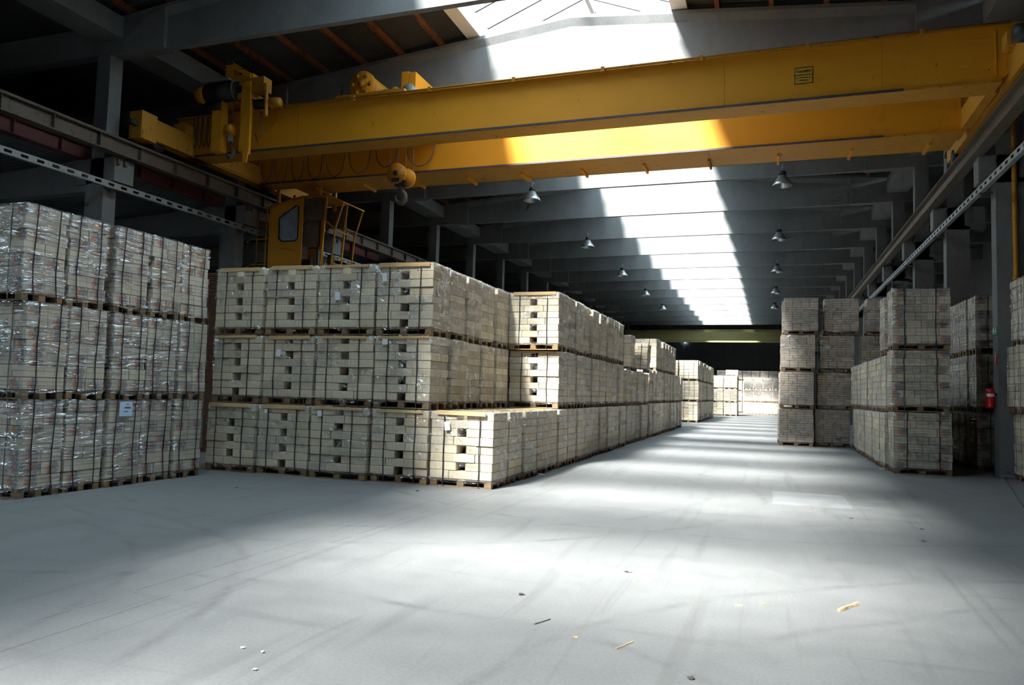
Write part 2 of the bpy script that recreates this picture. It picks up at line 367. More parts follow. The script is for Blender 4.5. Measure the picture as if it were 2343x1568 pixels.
# columns with corbels
plate = MB().box(-0.05, 0.05, -0.05, 0.05, -0.07, 0.07).mesh('bolt_plate', 'steel')
def column(side, yc, n):
    o = empty('column', (0, yc, 0))
    struct(o, f'grey concrete column with bracket, {n} on the {"left" if side < 0 else "right"} side of the hall', 'column')
    s = side; xi = XL if s < 0 else XR
    def bx(a, b, y0, y1, z0, z1): 
        m = MB(); x = sorted((xi+s*a, xi+s*b)); m.box(x[0], x[1], y0, y1, z0, z1); return m
    bx(0, 0.62, -0.2, 0.2, 0, 6.9).build('shaft', 'concrete', o)
    bx(0.03, 0.48, -0.2, 0.2, 6.9, SOF+0.05).build('upper_shaft', 'concrete', o)
    # double-sided corbel, its inner end leaning slightly
    m = MB(); ya, yb = -0.2, 0.42
    a = xi - s*0.34; b = xi + s*1.02
    p = [(a, 6.84), (b, 6.78), (b, 7.47), (a, 7.47)]
    m.poly_prism(p if s > 0 else p[::-1], ya, yb if s < 0 else 0.25, 'y'); m.build('corbel', 'concrete', o)
    xo = a + s*0.0
    for q in (0.08, 0.30): 
        if s < 0: put('bolt_plate', plate, o, (xo+0.02, ya+q, 7.36))
for k, y in enumerate(YC):
    if y < -4: continue
    nn = ['nearest','second','third','fourth','fifth','sixth','seventh','eighth','ninth','tenth','eleventh','twelfth','thirteenth','fourteenth','fifteenth','sixteenth','seventeenth','eighteenth','nineteenth','twentieth'][k-2]
    column(-1, y, nn); column(1, y, nn)

# roof beams: solid end blocks, thin web under a chamfered top flange
def beam_mesh():
    m = MB()
    def tee(x):
        t = ztop(x)
        return [(x,-.2,t),(x,-.2,t-.10),(x,-.09,t-.30),(x,-.09,SOF),(x,.09,SOF),(x,.09,t-.30),(x,.2,t-.10),(x,.2,t)]
    def blk(x):
        t = ztop(x); return [(x,-.2,t),(x,-.2,SOF),(x,.2,SOF),(x,.2,t)]
    m.sweep([tee(-14.75), tee(XM), tee(3.35)])
    m.sweep([blk(-16.9), blk(-14.75)]); m.sweep([blk(3.35), blk(5.45)])
    return m.mesh('roof_beam', 'concrete')
bme = beam_mesh()
aisle = MB().box(-27.9, -16.9, -0.15, 0.15, SOF+0.05, 11.1).mesh('aisle_beam', 'concrete')
tie = MB().poly_prism([(-27.9, 6.5), (-17.0, 6.62), (-17.0, 7.5), (-27.9, 6.95)], -0.15, 0.15, 'y').mesh('tie_beam', 'concrete')
aisR = MB().box(5.45, 12, -0.15, 0.15, SOF+0.05, 11.0).mesh('aisle_beam', 'concrete')
gut = MB().poly_prism([(-17.0, 10.62), (-16.1, 10.62), (-16.1, 11.2), (-17.0, 11.2)], 0.2, BAY-0.2, 'y').mesh('gutter_beam', 'concrete')
gutR = MB().poly_prism([(4.75, 10.62), (5.6, 10.62), (5.6, 11.2), (4.75, 11.2)], 0.2, BAY-0.2, 'y').mesh('gutter_beam', 'concrete')
ORD = ['first','second','third','fourth','fifth','sixth','seventh','eighth','ninth','tenth','eleventh','twelfth','thirteenth','fourteenth','fifteenth','sixteenth','seventeenth','eighteenth','nineteenth','twentieth','twenty-first']
for k, y in enumerate(YC):
    o = put('roof_beam', bme, None, (0, y, 0)); struct(o, f'pitched concrete roof beam across the hall, {ORD[k]} frame of the row', 'beam')
    put('aisle_beam', aisle, o); put('aisle_beam', aisR, o)
    if y > 0: put('tie_beam', tie, o)
    if k < len(YC)-1: put('gutter_beam', gut, o); put('gutter_beam', gutR, o)
# corrugated roof sheets, both slopes; ridges run down the slope
def corr(name, xa, xb, za, zb, y0, y1, mt, wl=0.18, amp=0.028, seg=6):
    n = int((y1-y0)/wl*seg); m = MB()
    for i in range(n+1):
        y = y0 + (y1-y0)*i/n; dz = amp*math.sin(2*math.pi*y/wl)
        m.v += [(xa, y, za+dz), (xb, y, zb+dz)]
    m.f = [(2*i, 2*i+1, 2*i+3, 2*i+2) for i in range(n)]
    return m.build(name, mt, None, smooth=True)
SH = 0.20
SKL, SKR = -8.1, -2.55
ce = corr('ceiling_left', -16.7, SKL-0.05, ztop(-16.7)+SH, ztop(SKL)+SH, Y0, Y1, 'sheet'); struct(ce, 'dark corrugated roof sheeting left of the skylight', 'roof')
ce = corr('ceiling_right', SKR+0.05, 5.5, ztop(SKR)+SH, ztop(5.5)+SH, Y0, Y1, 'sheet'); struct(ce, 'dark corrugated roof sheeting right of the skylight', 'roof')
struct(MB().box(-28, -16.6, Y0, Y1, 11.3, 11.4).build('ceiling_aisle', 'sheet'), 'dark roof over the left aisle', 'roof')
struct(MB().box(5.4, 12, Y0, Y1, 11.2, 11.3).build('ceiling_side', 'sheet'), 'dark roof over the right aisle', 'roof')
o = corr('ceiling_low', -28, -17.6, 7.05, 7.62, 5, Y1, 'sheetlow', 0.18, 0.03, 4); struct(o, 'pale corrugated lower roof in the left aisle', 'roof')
for i, x in enumerate([-9.34,-10.68,-12.0,-13.33,-14.65,-15.9, -1.35,0.0,1.33,2.66,4.0]):
    o = MB().box(x-0.055, x+0.055, Y0, Y1, ztop(x)-0.0, ztop(x)+SH-0.03).build('purlin', 'purlin')
    side = 'left' if x < XM else 'right'; q = i if i < 6 else i-6
    struct(o, f'reddish brown timber purlin, {ORD[q]} down from the skylight on the {side} slope', 'purlin')

# skylight: white kerbs, glazed ridge with bars and panes
sk = empty('window_1', (0, 0, 0)); struct(sk, 'long glazed ridge skylight with white kerbs and slim bars', 'skylight')
for x0, x1 in ((-8.52, SKL), (SKR, SKR+0.42)):
    MB().box(x0, x1, Y0, Y1, ztop((x0+x1)/2)+0.03, 12.62).build('kerb', 'white', sk)
ZR = 13.7; ZK = 12.6; XRd = (SKL+SKR)/2
MB().box(XRd-0.06, XRd+0.06, Y0, Y1, ZR-0.06, ZR+0.08).build('ridge_bar', 'white', sk)
barL = MB().bar((SKL, 0, ZK), (XRd, 0, ZR), 0.06, 0.09).mesh('glazing_bar', 'dark'); barR = MB().bar((SKR, 0, ZK), (XRd, 0, ZR), 0.06, 0.09).mesh('glazing_bar', 'dark')
P = BAY/5
def panem(xa):
    m = MB(); m.v = [(xa, 0.02, ZK+.01), (XRd, 0.02, ZR+.01), (XRd, P-0.02, ZR+.01), (xa, P-0.02, ZK+.01)]; m.f = [(0, 1, 2, 3)]; return m.mesh('pane', 'glass')
paL, paR = panem(SKL), panem(SKR)
y = Y0
while y < 92:
    put('glazing_bar', barL, sk, (0, y, 0)); put('glazing_bar', barR, sk, (0, y, 0))
    put('pane', paL, sk, (0, y, 0)); put('pane', paR, sk, (0, y, 0))
    y += P
for xa in (SKL, SKR):
    m = MB(); m.poly_prism([(xa, ZK), (XRd, ZR), (XRd, ZR+.08), (xa, ZK+.08)], 92.0, Y1, 'y'); m.build('ridge_sheet', 'sheet', sk)
MB().bar((SKL, 17.6, 12.75), (SKR, 17.6, 12.75), 0.05, 0.05).build('tie_rod', 'dark', sk)

# ------------------------------------------------------------------ runway beams and slotted cable trays
def runway(x, name, label, mt='steel', y0=-2, y1=96, ribs=True):
    o = empty(name, (x, 0, 0), 0, label, 'crane rail')
    m = MB(); m.box(-0.13,0.13,y0,y1,7.49,7.52); m.box(-0.012,0.012,y0,y1,7.52,7.87); m.box(-0.13,0.13,y0,y1,7.87,7.90)
    m.build('runway_girder', mt, o)
    MB().box(-0.03,0.03,y0,y1,7.90,7.97).build('rail_head', mt, o)
    st = MB().box(-0.12,0.12,-0.012,0.012,7.52,7.87).mesh('stiffener', mt)
    y = 10.2
    while ribs and y < 60: put('stiffener', st, o, (0, y, 0)); y += 1.29
    return o
runway(-16.0, 'crane_runway', 'brown steel crane runway beam along the left columns')
runway(4.62, 'crane_runway', 'brown steel crane runway beam along the right columns', ribs=False)
runway(-17.3, 'crane_runway', 'dark red runway beam on the far side of left columns', 'redsteel')
def tray(x, s, label):
    o = empty('cable_tray', (x, 0, 6.72), 0, label, 'cable tray')
    y0, y1 = 2.0, 62.0; pitch_ = 0.40; n = int((y1-y0)/pitch_)
    m = MB(); h0, h1 = -0.075, 0.075; t = 0.004
    # slotted web: top and bottom strips, and the bridges between the slots
    m.box(-t, t, y0, y1, 0.036, h1); m.box(-t, t, y0, y1, h0, -0.036)
    for i in range(n):
        y = y0 + i*pitch_; m.box(-t, t, y, y+pitch_*0.52, -0.036, 0.036)
    m.build('slotted_web', 'galv', o)
    m = MB(); m.box(min(0, s*0.10), max(0, s*0.10), y0, y1, h1, h1+0.006); m.box(min(0, s*0.10), max(0, s*0.10), y0, y1, h0-0.006, h0); m.build('flange', 'galv', o)
    a = MB().box(min(0, s*0.28), max(0, s*0.28), -0.03, 0.03, -0.12, -0.07).mesh('bracket', 'steel')
    for y in YC:
        if 2 < y < 62: put('bracket', a, o, (0, y, 0))
    return o
tray(-16.15, -1, 'long slotted grey cable tray along the left columns')
tray(4.68, 1, 'long slotted grey cable tray along the right columns')

# ------------------------------------------------------------------ overhead crane
GZ0, GZ1 = 8.2, 9.42
cr = empty('overhead_crane', (0, 17.2, 8.0), 0, 'large yellow double girder overhead crane spanning the hall', 'crane')
def P3(m, name, mt, par=cr, smooth=False):
    m.v = [(a, b-17.2, c-8.0) for a, b, c in m.v]
    return m.build(name, mt, par, smooth=smooth)
def girder(ya, yb, x0, x1):
    m = MB()
    # box web with a raked lower corner at each end
    pts = [(x0, 8.75), (x0+0.35, 8.24), (x1-0.45, 8.24), (x1, 8.62), (x1, 9.38), (x0, 9.38)]
    m.poly_prism(pts, ya+0.08, yb-0.08, 'y')
    g = P3(m, 'girder', 'yellow')
    P3(MB().box(x0, x1, ya, yb, 9.38, GZ1), 'top_flange', 'yellow_worn', g)
    P3(MB().box(x0+0.3, x1-0.4, ya+0.01, yb, GZ0, 8.24), 'bottom_flange', 'yellow_worn', g)
    P3(MB().box(x0+0.4, x1-2.2, ya-0.012, ya+0.02, GZ0+0.0, 8.25), 'flange_edge', 'lip', g)
    for e in (x0+0.28, x1-0.5): P3(MB().box(e, e+0.03, ya-0.03, ya+0.09, 8.2, 9.4) if False else MB().box(e, e+0.02, ya+0.05, ya+0.09, 8.3, 9.3), 'end_stiffener', 'yellow', g)
    return g
# child vertices are written in crane space, so keep girders at the crane origin
g1 = girder(17.22, 17.92, -16.55, 4.85)
g2 = girder(20.20, 20.90, -16.55, 4.85)
P3(MB().tube([(-13.2, 17.17, 9.405), (4.6, 17.17, 9.405)], 0.028, 8), 'conduit', 'yellow_worn', g1, True)
cl = MB().box(-0.04, 0.04, -0.03, 0.06, -0.07, 0.05).mesh('pipe_clamp', 'yellow_worn')
for x in [-12.9, -10.6, -8.35, -6.05, -3.8, -1.5, 0.75, 3.0]: put('pipe_clamp', cl, g1, (x, 17.17-17.2, 9.405-8.0))
# weld seams on the front girder web
sm = MB().box(-0.006, 0.006, -0.003, 0.003, -0.55, 0.55).mesh('weld_seam', 'yellow_worn')
for x in (-12.4, -1.0, 2.25): put('weld_seam', sm, g1, (x, 17.298-17.2, 8.82-8.0))
# walkway behind the rear girder
P3(MB().box(-15.0, 4.4, 20.95, 21.75, 8.22, 8.25), 'walkway_plate', 'yellow_worn')
P3(MB().box(-15.0, 4.4, 21.72, 21.75, 8.22, 8.34), 'walkway_kerb', 'yellow')
br = MB().box(-0.03, 0.03, 20.9-17.2, 21.72-17.2, 8.13-8, 8.22-8).mesh('walkway_bracket', 'yellow')
for i in range(11): put('walkway_bracket', br, cr, (-14.2+1.8*i, 0, 0))
for x in (-7.05, -1.6): put('walkway_bracket', br, cr, (x, 0, 0))
# end trucks
def truck(x, s):
    q = 0.13 if s > 0 else 0.0; m = MB().box(x-0.17+q, x+0.17+q, 15.3, 22.9, 8.2, 8.78); t = P3(m, 'end_truck', 'yellow_worn')
    for y in (16.0, 22.2): P3(MB().cyl((x-0.06, y, 8.165), 'x', 0.19, 0.12, 20), 'wheel', 'dark', t, True)
    for y, l in ((15.3, -0.28), (22.9, 0.28)): P3(MB().cyl((x, y, 8.5), 'y', 0.08, l, 12), 'buffer', 'dark', t, True)
    P3(MB().box(x-0.22+q, x+0.20+q, 15.22, 15.75, 8.12, 8.86), 'nose_box', 'yellow_worn', t)
    P3(MB().cyl((x-0.42, 15.5, 8.42), 'x', 0.17, 0.3, 18), 'drive_motor', 'dark', t, True)
    P3(MB().box(x-0.2, x+0.2, 16.75, 17.1, 8.76, 9.05), 'gear_box', 'yellow_worn', t)
truck(-16.0, -1); truck(4.62, 1)
for x in (-15.9, 4.45):
    m = MB(); a = 0.55 if x < 0 else -0.55
    m.poly_prism([(17.92, 8.25), (20.2, 8.25), (20.2, 8.75), (17.92, 8.75)], x-0.1, x+0.1, 'x'); P3(m, 'cross_tie', 'yellow_worn')
# festoon cables
def loop(x0, x1, zt, zb, y, name='festoon_cable', r=0.013):
    n = 20; pts = []
    for i in range(n+1):
        t = i/n; pts.append((x0+(x1-x0)*(0.5-0.5*math.cos(math.pi*t)), y+0.02*math.sin(i), zt-(zt-zb)*max(0, math.sin(math.pi*t))**0.75))
    return P3(MB().tube(pts, r, 5), name, 'cable', cr, True)
x = -15.86
for i in range(7):
    w_ = 0.12+0.015*(i % 3); loop(x, x+w_, 9.34, 8.45-0.05*(i % 2)+0.02*(i//3), 17.16); x += w_+0.03
for x0, x1, zb in ((-16.4,-15.85,8.2),(-15.75,-15.3,8.25),(-15.25,-14.7,8.17),(-14.6,-14.1,8.2),(-14.0,-13.4,8.23),(-13.3,-12.6,8.24),(-12.5,-11.7,8.29),(-11.55,-10.75,8.42),(-10.5,-9.5,8.36)):
    loop(x0, x1, 9.35, zb, 20.1, r=0.016)
P3(MB().box(-16.3, -4.0, 20.06, 20.12, 9.36, 9.42), 'festoon_track', 'steel')
# warning sign
sg = P3(MB().box(0.50, 0.88, 17.288, 17.298, 8.60, 8.97), 'warning_sign', 'signyellow')
m = MB()
for a in ((0.50,0.88,8.955,8.97),(0.50,0.88,8.60,8.615),(0.50,0.512,8.60,8.97),(0.868,0.88,8.60,8.97)): m.box(a[0],a[1],17.282,17.290,a[2],a[3])
P3(m, 'sign_border', 'signbrown', sg)
for t, z, s_ in (('Vorsicht!', 8.855, 0.085), ('Der Aufenthalt auf Bahnen', 8.785, 0.038), ('unter schwebender Last', 8.725, 0.038), ('ist verboten', 8.665, 0.036)):
    cu = bpy.data.curves.new('sign_text', 'FONT'); cu.body = t; cu.size = s_; cu.align_x = 'CENTER'; cu.extrude = 0.001; cu.materials.append(MT['signbrown']); cu.resolution_u = 2; cu.offset = 0.0012
    o = bpy.data.objects.new('sign_curve', cu); me = bpy.data.meshes.new_from_object(o); bpy.data.objects.remove(o); bpy.data.curves.remove(cu); me.name = 'sign_text'
    if not me.materials: me.materials.append(MT['signbrown'])
    o = bpy.data.objects.new('sign_text', me); C.objects.link(o); o.parent = sg; o.location = (0.69, 17.284-17.2, z-8.0); o.rotation_euler = (math.pi/2, 0, 0)
# operator's cab under the left end of the rear girder
cb = P3(MB().box(-15.75, -13.75, 20.72, 22.0, 5.25, 5.36), 'cab', 'yellow')       # cab floor tray carries the rest
prof_l = [(-15.80, 5.30), (-14.50, 5.30), (-14.50, 7.83), (-15.80, 7.55)]
def cabside(y, thick, nm, win):
    m = MB(); y2 = y+thick
    # panel with a window opening: four pieces around it
    wx0, wx1, wz0, wz1, wz1b = -15.40, -14.66, 6.40, 7.18, 7.62
    m.poly_prism([(-15.80,5.30),(-14.50,5.30),(-14.50,wz0),(-15.80,wz0)], y, y2, 'y')
    m.poly_prism([(-15.80,wz0),(wx0,wz0),(wx0,wz1),(-15.80,wz1)], y, y2, 'y')
    m.poly_prism([(wx1,wz0),(-14.50,wz0),(-14.50,wz1b+.02),(wx1,wz1b)], y, y2, 'y')
    m.poly_prism([(-15.80,wz1),(wx0,wz1),(wx1,wz1b),(-14.50,wz1b+.02),(-14.50,7.83),(-15.80,7.55)], y, y2, 'y')
    P3(m, nm, 'yellow', cb)
    m = MB(); m.poly_prism([(wx0-.01,wz0-.01),(wx1+.01,wz0-.01),(wx1+.01,wz1b),(wx0-.01,wz1)], y+0.012, y+0.020, 'y'); P3(m, 'window_pane', 'cabglass', cb)
    r_ = [(wx0,y,wz0+.12),(wx0,y,wz1),(wx1-.1,y,wz1b-.03),(wx1,y,wz1b-.1),(wx1,y,wz0+.1),(wx1-.1,y,wz0),(wx0+.12,y,wz0),(wx0,y,wz0+.12)]
    P3(MB().tube(r_, 0.022, 6), 'window_gasket', 'dark', cb, True)
cabside(20.72, 0.03, 'side_panel', True); cabside(21.97, 0.03, 'side_panel', True)
P3(MB().box(-15.80, -15.77, 20.75, 21.97, 5.3, 7.55), 'rear_panel', 'yellow', cb)
m = MB(); m.poly_prism([(-15.85,7.55),(-14.5,7.83),(-13.55,7.82),(-13.55,7.86),(-14.5,7.88),(-15.85,7.60)], 20.68, 22.04, 'y'); P3(m, 'cab_roof', 'yellow_worn', cb)
m = MB(); m.poly_prism([(-13.58,7.84),(-12.98,7.58),(-12.98,7.62),(-13.55,7.88)], 20.68, 22.04, 'y'); P3(m, 'sun_visor', 'yellow', cb)
P3(MB().box(-14.48, -13.62, 20.73, 20.75, 7.05, 7.78), 'upper_panel', 'steel', cb)
P3(MB().box(-14.48, -13.62, 21.97, 21.99, 7.05, 7.78), 'upper_panel', 'steel', cb)
for y in (20.75, 21.97):
    P3(MB().bar((-13.62, y, 7.82), (-13.80, y, 5.30), 0.05, 0.05), 'front_post', 'yellow', cb)
    P3(MB().bar((-13.0, y, 7.58), (-13.28, y, 6.72), 0.04, 0.04), 'nose_post', 'yellow_worn', cb)
    P3(MB().bar((-13.28, y, 6.72), (-13.40, y, 5.30), 0.04, 0.04), 'nose_post', 'yellow_worn', cb)
    P3(MB().bar((-13.66, y, 7.03), (-13.26, y, 6.72), 0.04, 0.04), 'nose_rail', 'yellow_worn', cb)
for z in (5.35, 5.62, 5.85, 6.72): P3(MB().bar((-13.33, 20.75, z), (-13.33, 21.97, z), 0.03, 0.03), 'nose_bar', 'yellow_worn', cb)
P3(MB().box(-14.9, -14.4, 21.1, 21.6, 5.36, 5.85), 'driver_seat', 'dark', cb)
P3(MB().box(-14.95, -14.85, 21.1, 21.6, 5.85, 6.35), 'seat_back', 'bark', cb)
for y in (20.95, 21.8):
    P3(MB().box(-14.15, -13.95, y-0.08, y+0.08, 5.36, 6.1), 'control_desk', 'steel', cb)
    P3(MB().tube([(-14.05, y, 6.1), (-14.05, y, 6.35)], 0.012, 6), 'control_lever', 'dark', cb)
for x, y in ((-15.6, 20.9), (-14.0, 20.9), (-15.6, 21.8), (-14.0, 21.8)): P3(MB().box(x-0.05, x+0.05, y-0.05, y+0.05, 7.6, 8.24), 'hanger', 'yellow_worn', cb)
# ladder beside the cab
ld = P3(MB().box(-16.28, -16.24, 20.70, 20.74, 5.0, 7.75), 'ladder', 'yellow_worn')
P3(MB().box(-15.92, -15.88, 20.70, 20.74, 5.0, 7.75), 'ladder_rail', 'yellow_worn', ld)
for i in range(9): P3(MB().tube([(-16.26, 20.72, 5.15+0.3*i), (-15.9, 20.72, 5.15+0.3*i)], 0.014, 6), 'rung', 'yellow_worn', ld)
for z in (5.6, 6.45, 7.6): P3(MB().tube([(-15.75, 20.70, z+0.05), (-16.2, 20.45, z), (-16.55, 20.55, z-0.05), (-16.6, 20.8, z-0.05)], 0.016, 6), 'safety_hoop', 'yellow_worn', ld, True)

# auxiliary hoist trolley on the left end of the front girder
t1 = empty('hoist_trolley', (-14.2, 16.7, 9.0), 0, 'yellow hoist trolley with black rope drum at the crane left end', 'hoist')
def T(m, name, mt, par, org, smooth=False):
    m.v = [(a-org[0], b-org[1], c-org[2]) for a, b, c in m.v]; return m.build(name, mt, par, smooth=smooth)
O1 = (-14.2, 16.7, 9.0)
d1 = T(MB().cyl((-15.0, 16.7, 9.77), 'x', 0.27, 1.0, 28), 'rope_drum', 'dark', t1, O1, True)
T(MB().cyl((-15.32, 16.7, 9.76), 'x', 0.20, 0.34, 24, 0.285), 'drum_cap', 'yellow', t1, O1, True)
rim = [(-13.99, 16.7+0.28*math.cos(a), 9.77+0.28*math.sin(a)) for a in [2*math.pi*i/24 for i in range(25)]]
T(MB().tube(rim, 0.028, 6), 'drum_rim', 'steel', t1, O1, True)
T(MB().box(-15.05, -14.1, 16.45, 16.95, 10.02, 10.06), 'drum_cover', 'galv', t1, O1)
T(MB().cyl((-15.0, 16.72, 9.38), 'x', 0.17, 0.55, 18), 'lower_motor', 'dark', t1, O1, True)
m = MB().box(-14.75, -14.42, 16.62, 16.86, 8.08, 9.55); T(m, 'leg_plate', 'yellow', t1, O1)
m = MB().box(-13.76, -13.62, 16.58, 16.90, 8.0, 9.95); m.poly_prism([(-13.62, 7.68), (-13.50, 7.68), (-13.42, 8.1), (-13.47, 9.95), (-13.62, 9.95)], 16.58, 16.62, 'y'); T(m, 'hanger_arm', 'yellow', t1, O1)
m = MB().box(-14.75, -13.5, 16.7, 19.9, 9.52, 9.70); T(m, 'cross_frame', 'yellow_worn', t1, O1)
m = MB().box(-14.45, -13.55, 16.75, 17.25, 9.95, 10.25); m.box(-14.48, -14.2, 16.75, 17.0, 10.25, 10.58); T(m, 'gear_case', 'yellow', t1, O1)
m = MB().poly_prism([(-14.2, 10.45), (-13.6, 10.1), (-13.6, 10.25), (-14.2, 10.62)], 16.7, 17.1, 'y'); T(m, 'sloping_cover', 'yellow', t1, O1)
T(MB().box(-13.52, -13.1, 16.65, 17.0, 9.70, 10.08), 'switch_box', 'yellow_worn', t1, O1)
mo = T(MB().cyl((-13.45, 16.8, 9.36), 'x', 0.14, 0.5, 18), 'travel_motor', 'dark', t1, O1, True)
T(MB().cyl((-12.95, 16.8, 9.36), 'x', 0.15, 0.3, 18, 0.12), 'motor_bell', 'yellow_worn', mo, O1, True); 
T(MB().tube([(-13.06, 16.68, 9.85), (-13.0, 16.66, 9.8), (-12.98, 16.66, 8.95)], 0.05, 8), 'guide_rod', 'yellow_worn', t1, O1)
T(MB().tube([(-13.35, 16.9, 9.2), (-13.25, 16.9, 8.5), (-13.4, 16.9, 8.3), (-13.5, 16.9, 8.6)], 0.014, 6), 'hanging_wire', 'cable', t1, O1, True)
T(MB().tube([(-14.4, 16.6, 10.5), (-14.0, 16.55, 10.62), (-13.5, 16.6, 10.6), (-13.6, 16.6, 10.3), (-13.9, 16.6, 10.35)], 0.012, 5), 'loose_wire', 'cable', t1, O1, True)
T(MB().tube([(-14.13, 16.7, 9.5), (-14.13, 16.7, 8.8)], 0.012, 6), 'rope', 'cable', t1, O1)
hb = T(MB().cyl((-14.25, 16.7, 8.68), 'x', 0.16, 0.20, 18), 'hook_block', 'yellow', t1, O1, True)
T(MB().box(-14.2, -14.1, 16.65, 16.75, 8.35, 8.6), 'hook_shank', 'galv', hb, O1)
def hook(c, s, org, par, mt='steel'):
    pts = [(0,0,0.35),(0,0,0.1),(0.05,0,-0.02),(0.14,0,-0.12),(0.15,0,-0.27),(0.05,0,-0.38),(-0.08,0,-0.36),(-0.16,0,-0.24),(-0.15,0,-0.12)]
    T(MB().tube([(c[0]+a*s, c[1]+b*s, c[2]+d*s) for a, b, d in pts], [0.05*s,0.055*s,0.06*s,0.07*s,0.075*s,0.075*s,0.06*s,0.04*s,0.02*s], 8), 'hook', mt, par, org, True)
hook((-14.14, 16.7, 8.18), 0.75, O1, hb)

# main trolley between the girders, with its hook block
O2 = (-10.2, 19.05, 9.45)
t2 = empty('hoist_trolley', O2, 0, 'yellow main hoist trolley on crane girders above the hanging hook', 'hoist')
T(MB().box(-11.3, -9.2, 17.4, 20.7, 9.44, 9.62), 'trolley_frame', 'yellow_worn', t2, O2)
dr = T(MB().cyl((-11.0, 18.35, 10.26), 'y', 0.36, 1.3, 28), 'hoist_drum', 'yellow', t2, O2, True)
T(MB().cyl((-11.0, 18.25, 10.26), 'y', 0.39, 0.12, 28), 'drum_face', 'yellow', dr, O2, True)
for a in range(6): T(MB().cyl((-11.0+0.28*math.cos(a*1.05), 18.20, 10.26+0.28*math.sin(a*1.05)), 'y', 0.05, 0.06, 10), 'face_bolt', 'yellow_worn', dr, O2, True)
T(MB().cyl((-11.0, 18.18, 10.26), 'y', 0.10, 0.08, 14), 'hub', 'yellow_worn', dr, O2, True)
T(MB().box(-11.35, -10.65, 18.3, 19.7, 9.6, 9.98), 'drum_cradle', 'yellow_worn', t2, O2)
T(MB().cyl((-10.45, 18.6, 10.0), 'y', 0.2, 0.9, 18), 'motor', 'yellow_worn', t2, O2, True)
T(MB().box(-9.80, -9.58, 18.35, 19.7, 10.0, 10.52), 'control_box', 'yellow', t2, O2)
T(MB().box(-9.56, -9.36, 18.35, 19.5, 10.0, 10.48), 'control_box', 'yellow', t2, O2)
T(MB().cyl((-9.55, 18.3, 9.95), 'y', 0.2, 0.6, 18), 'sheave_housing', 'galv', t2, O2, True)
T(MB().cyl((-10.0, 18.35, 10.0), 'y', 0.13, 0.25, 14), 'small_bearing', 'yellow_worn', t2, O2, True)
for x, y in ((-10.38, 18.95), (-10.22, 19.1), (-9.88, 18.95), (-9.72, 19.1)):
    T(MB().tube([(x, y, 9.5), (x, y, 7.85)], 0.011, 6), 'rope', 'cable', t2, O2)
hb2 = T(MB().cyl((-10.14, 18.85, 7.80), 'y', 0.30, 0.10, 28), 'hook_block', 'yellow_worn', t2, O2, True)
T(MB().cyl((-10.14, 18.83, 7.80), 'y', 0.08, 0.03, 14), 'sheave_pin', 'dark', hb2, O2, True)
T(MB().box(-10.26, -10.02, 18.835, 18.85, 7.55, 7.66), 'rating_plate', 'dark', hb2, O2)
T(MB().cyl((-9.92, 19.05, 7.70), 'y', 0.28, 0.10, 28), 'second_sheave', 'yellow', hb2, O2, True)
T(MB().box(-10.2, -9.88, 18.9, 19.12, 7.44, 7.60), 'swivel', 'dark', hb2, O2)
hook((-10.03, 19.0, 7.32), 1.0, O2, hb2)

# a second crane far down the hall
c2 = empty('overhead_crane', (0, 89.5, 8.0), 0, 'distant yellow overhead crane in front of the dark end wall', 'crane')
T(MB().box(-16.5, 4.8, 89.5, 90.1, 8.2, 9.4), 'girder', 'dim_yellow', c2, (0, 89.5, 8)); T(MB().box(-16.5, 4.8, 92.6, 93.2, 8.2, 9.4), 'girder', 'dim_yellow', c2, (0, 89.5, 8))
T(MB().box(-16.5, 4.8, 89.44, 90.16, 9.36, 9.42), 'top_flange', 'dim_yellow', c2, (0, 89.5, 8))
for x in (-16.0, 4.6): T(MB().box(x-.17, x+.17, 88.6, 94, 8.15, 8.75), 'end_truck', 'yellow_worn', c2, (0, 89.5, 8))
lb = MB().cyl((0, -0.12, 0), 'y', 0.16, 0.12, 16).build('bulkhead_lamp', 'lamp', None, (-11.45, 109.9, 9.5)); tag(lb, 'small glowing bluish lamp high on the far end wall', 'lamp')

# ------------------------------------------------------------------ pendant lamps
def lathe(prof, k=24):
    m = MB(); m.sweep([[(r*math.cos(2*math.pi*i/k), r*math.sin(2*math.pi*i/k), z) for i in range(k)] for r, z in prof], False); return m
shade = lathe([(0.36, 0), (0.37, 0.01), (0.30, 0.14), (0.16, 0.36), (0.13, 0.40), (0.125, 0.40), (0.15, 0.355), (0.29, 0.13), (0.355, 0.0)]).mesh('shade', 'alu', True)
capm = lathe([(0.001, 0.56), (0.10, 0.56), (0.13, 0.52), (0.13, 0.40), (0.001, 0.40)], 16).mesh('lamp_housing', 'dark', True)
bulb = lathe([(0.001, 0.10), (0.06, 0.13), (0.08, 0.20), (0.05, 0.33), (0.04, 0.40), (0.001, 0.40)], 12).mesh('bulb', 'signwhite', True)
stem = MB().cyl((0, 0, 0.56), 'z', 0.015, 0.25, 8).mesh('stem', 'galv'); armm = MB().box(-0.02, 0.02, -0.02, 0.40, 0.79, 0.82).mesh('arm', 'galv')
nm = {30.39: 'nearest', 40.69: 'second', 50.99: 'third', 61.29: 'fourth', 71.59: 'fifth'}
for y in nm:
    for x in (-9.5, 0.45):
        o = empty('pendant_lamp', (x, y-0.68, 9.70), 0, f'cone shaped aluminium pendant lamp, {nm[y]} in the {"left" if x < 0 else "right"} row under beams', 'lamp', 'pendant lamps under the roof beams')
        put('shade', shade, o); put('lamp_housing', capm, o); put('bulb', bulb, o); put('stem', stem, o); put('arm', armm, o)

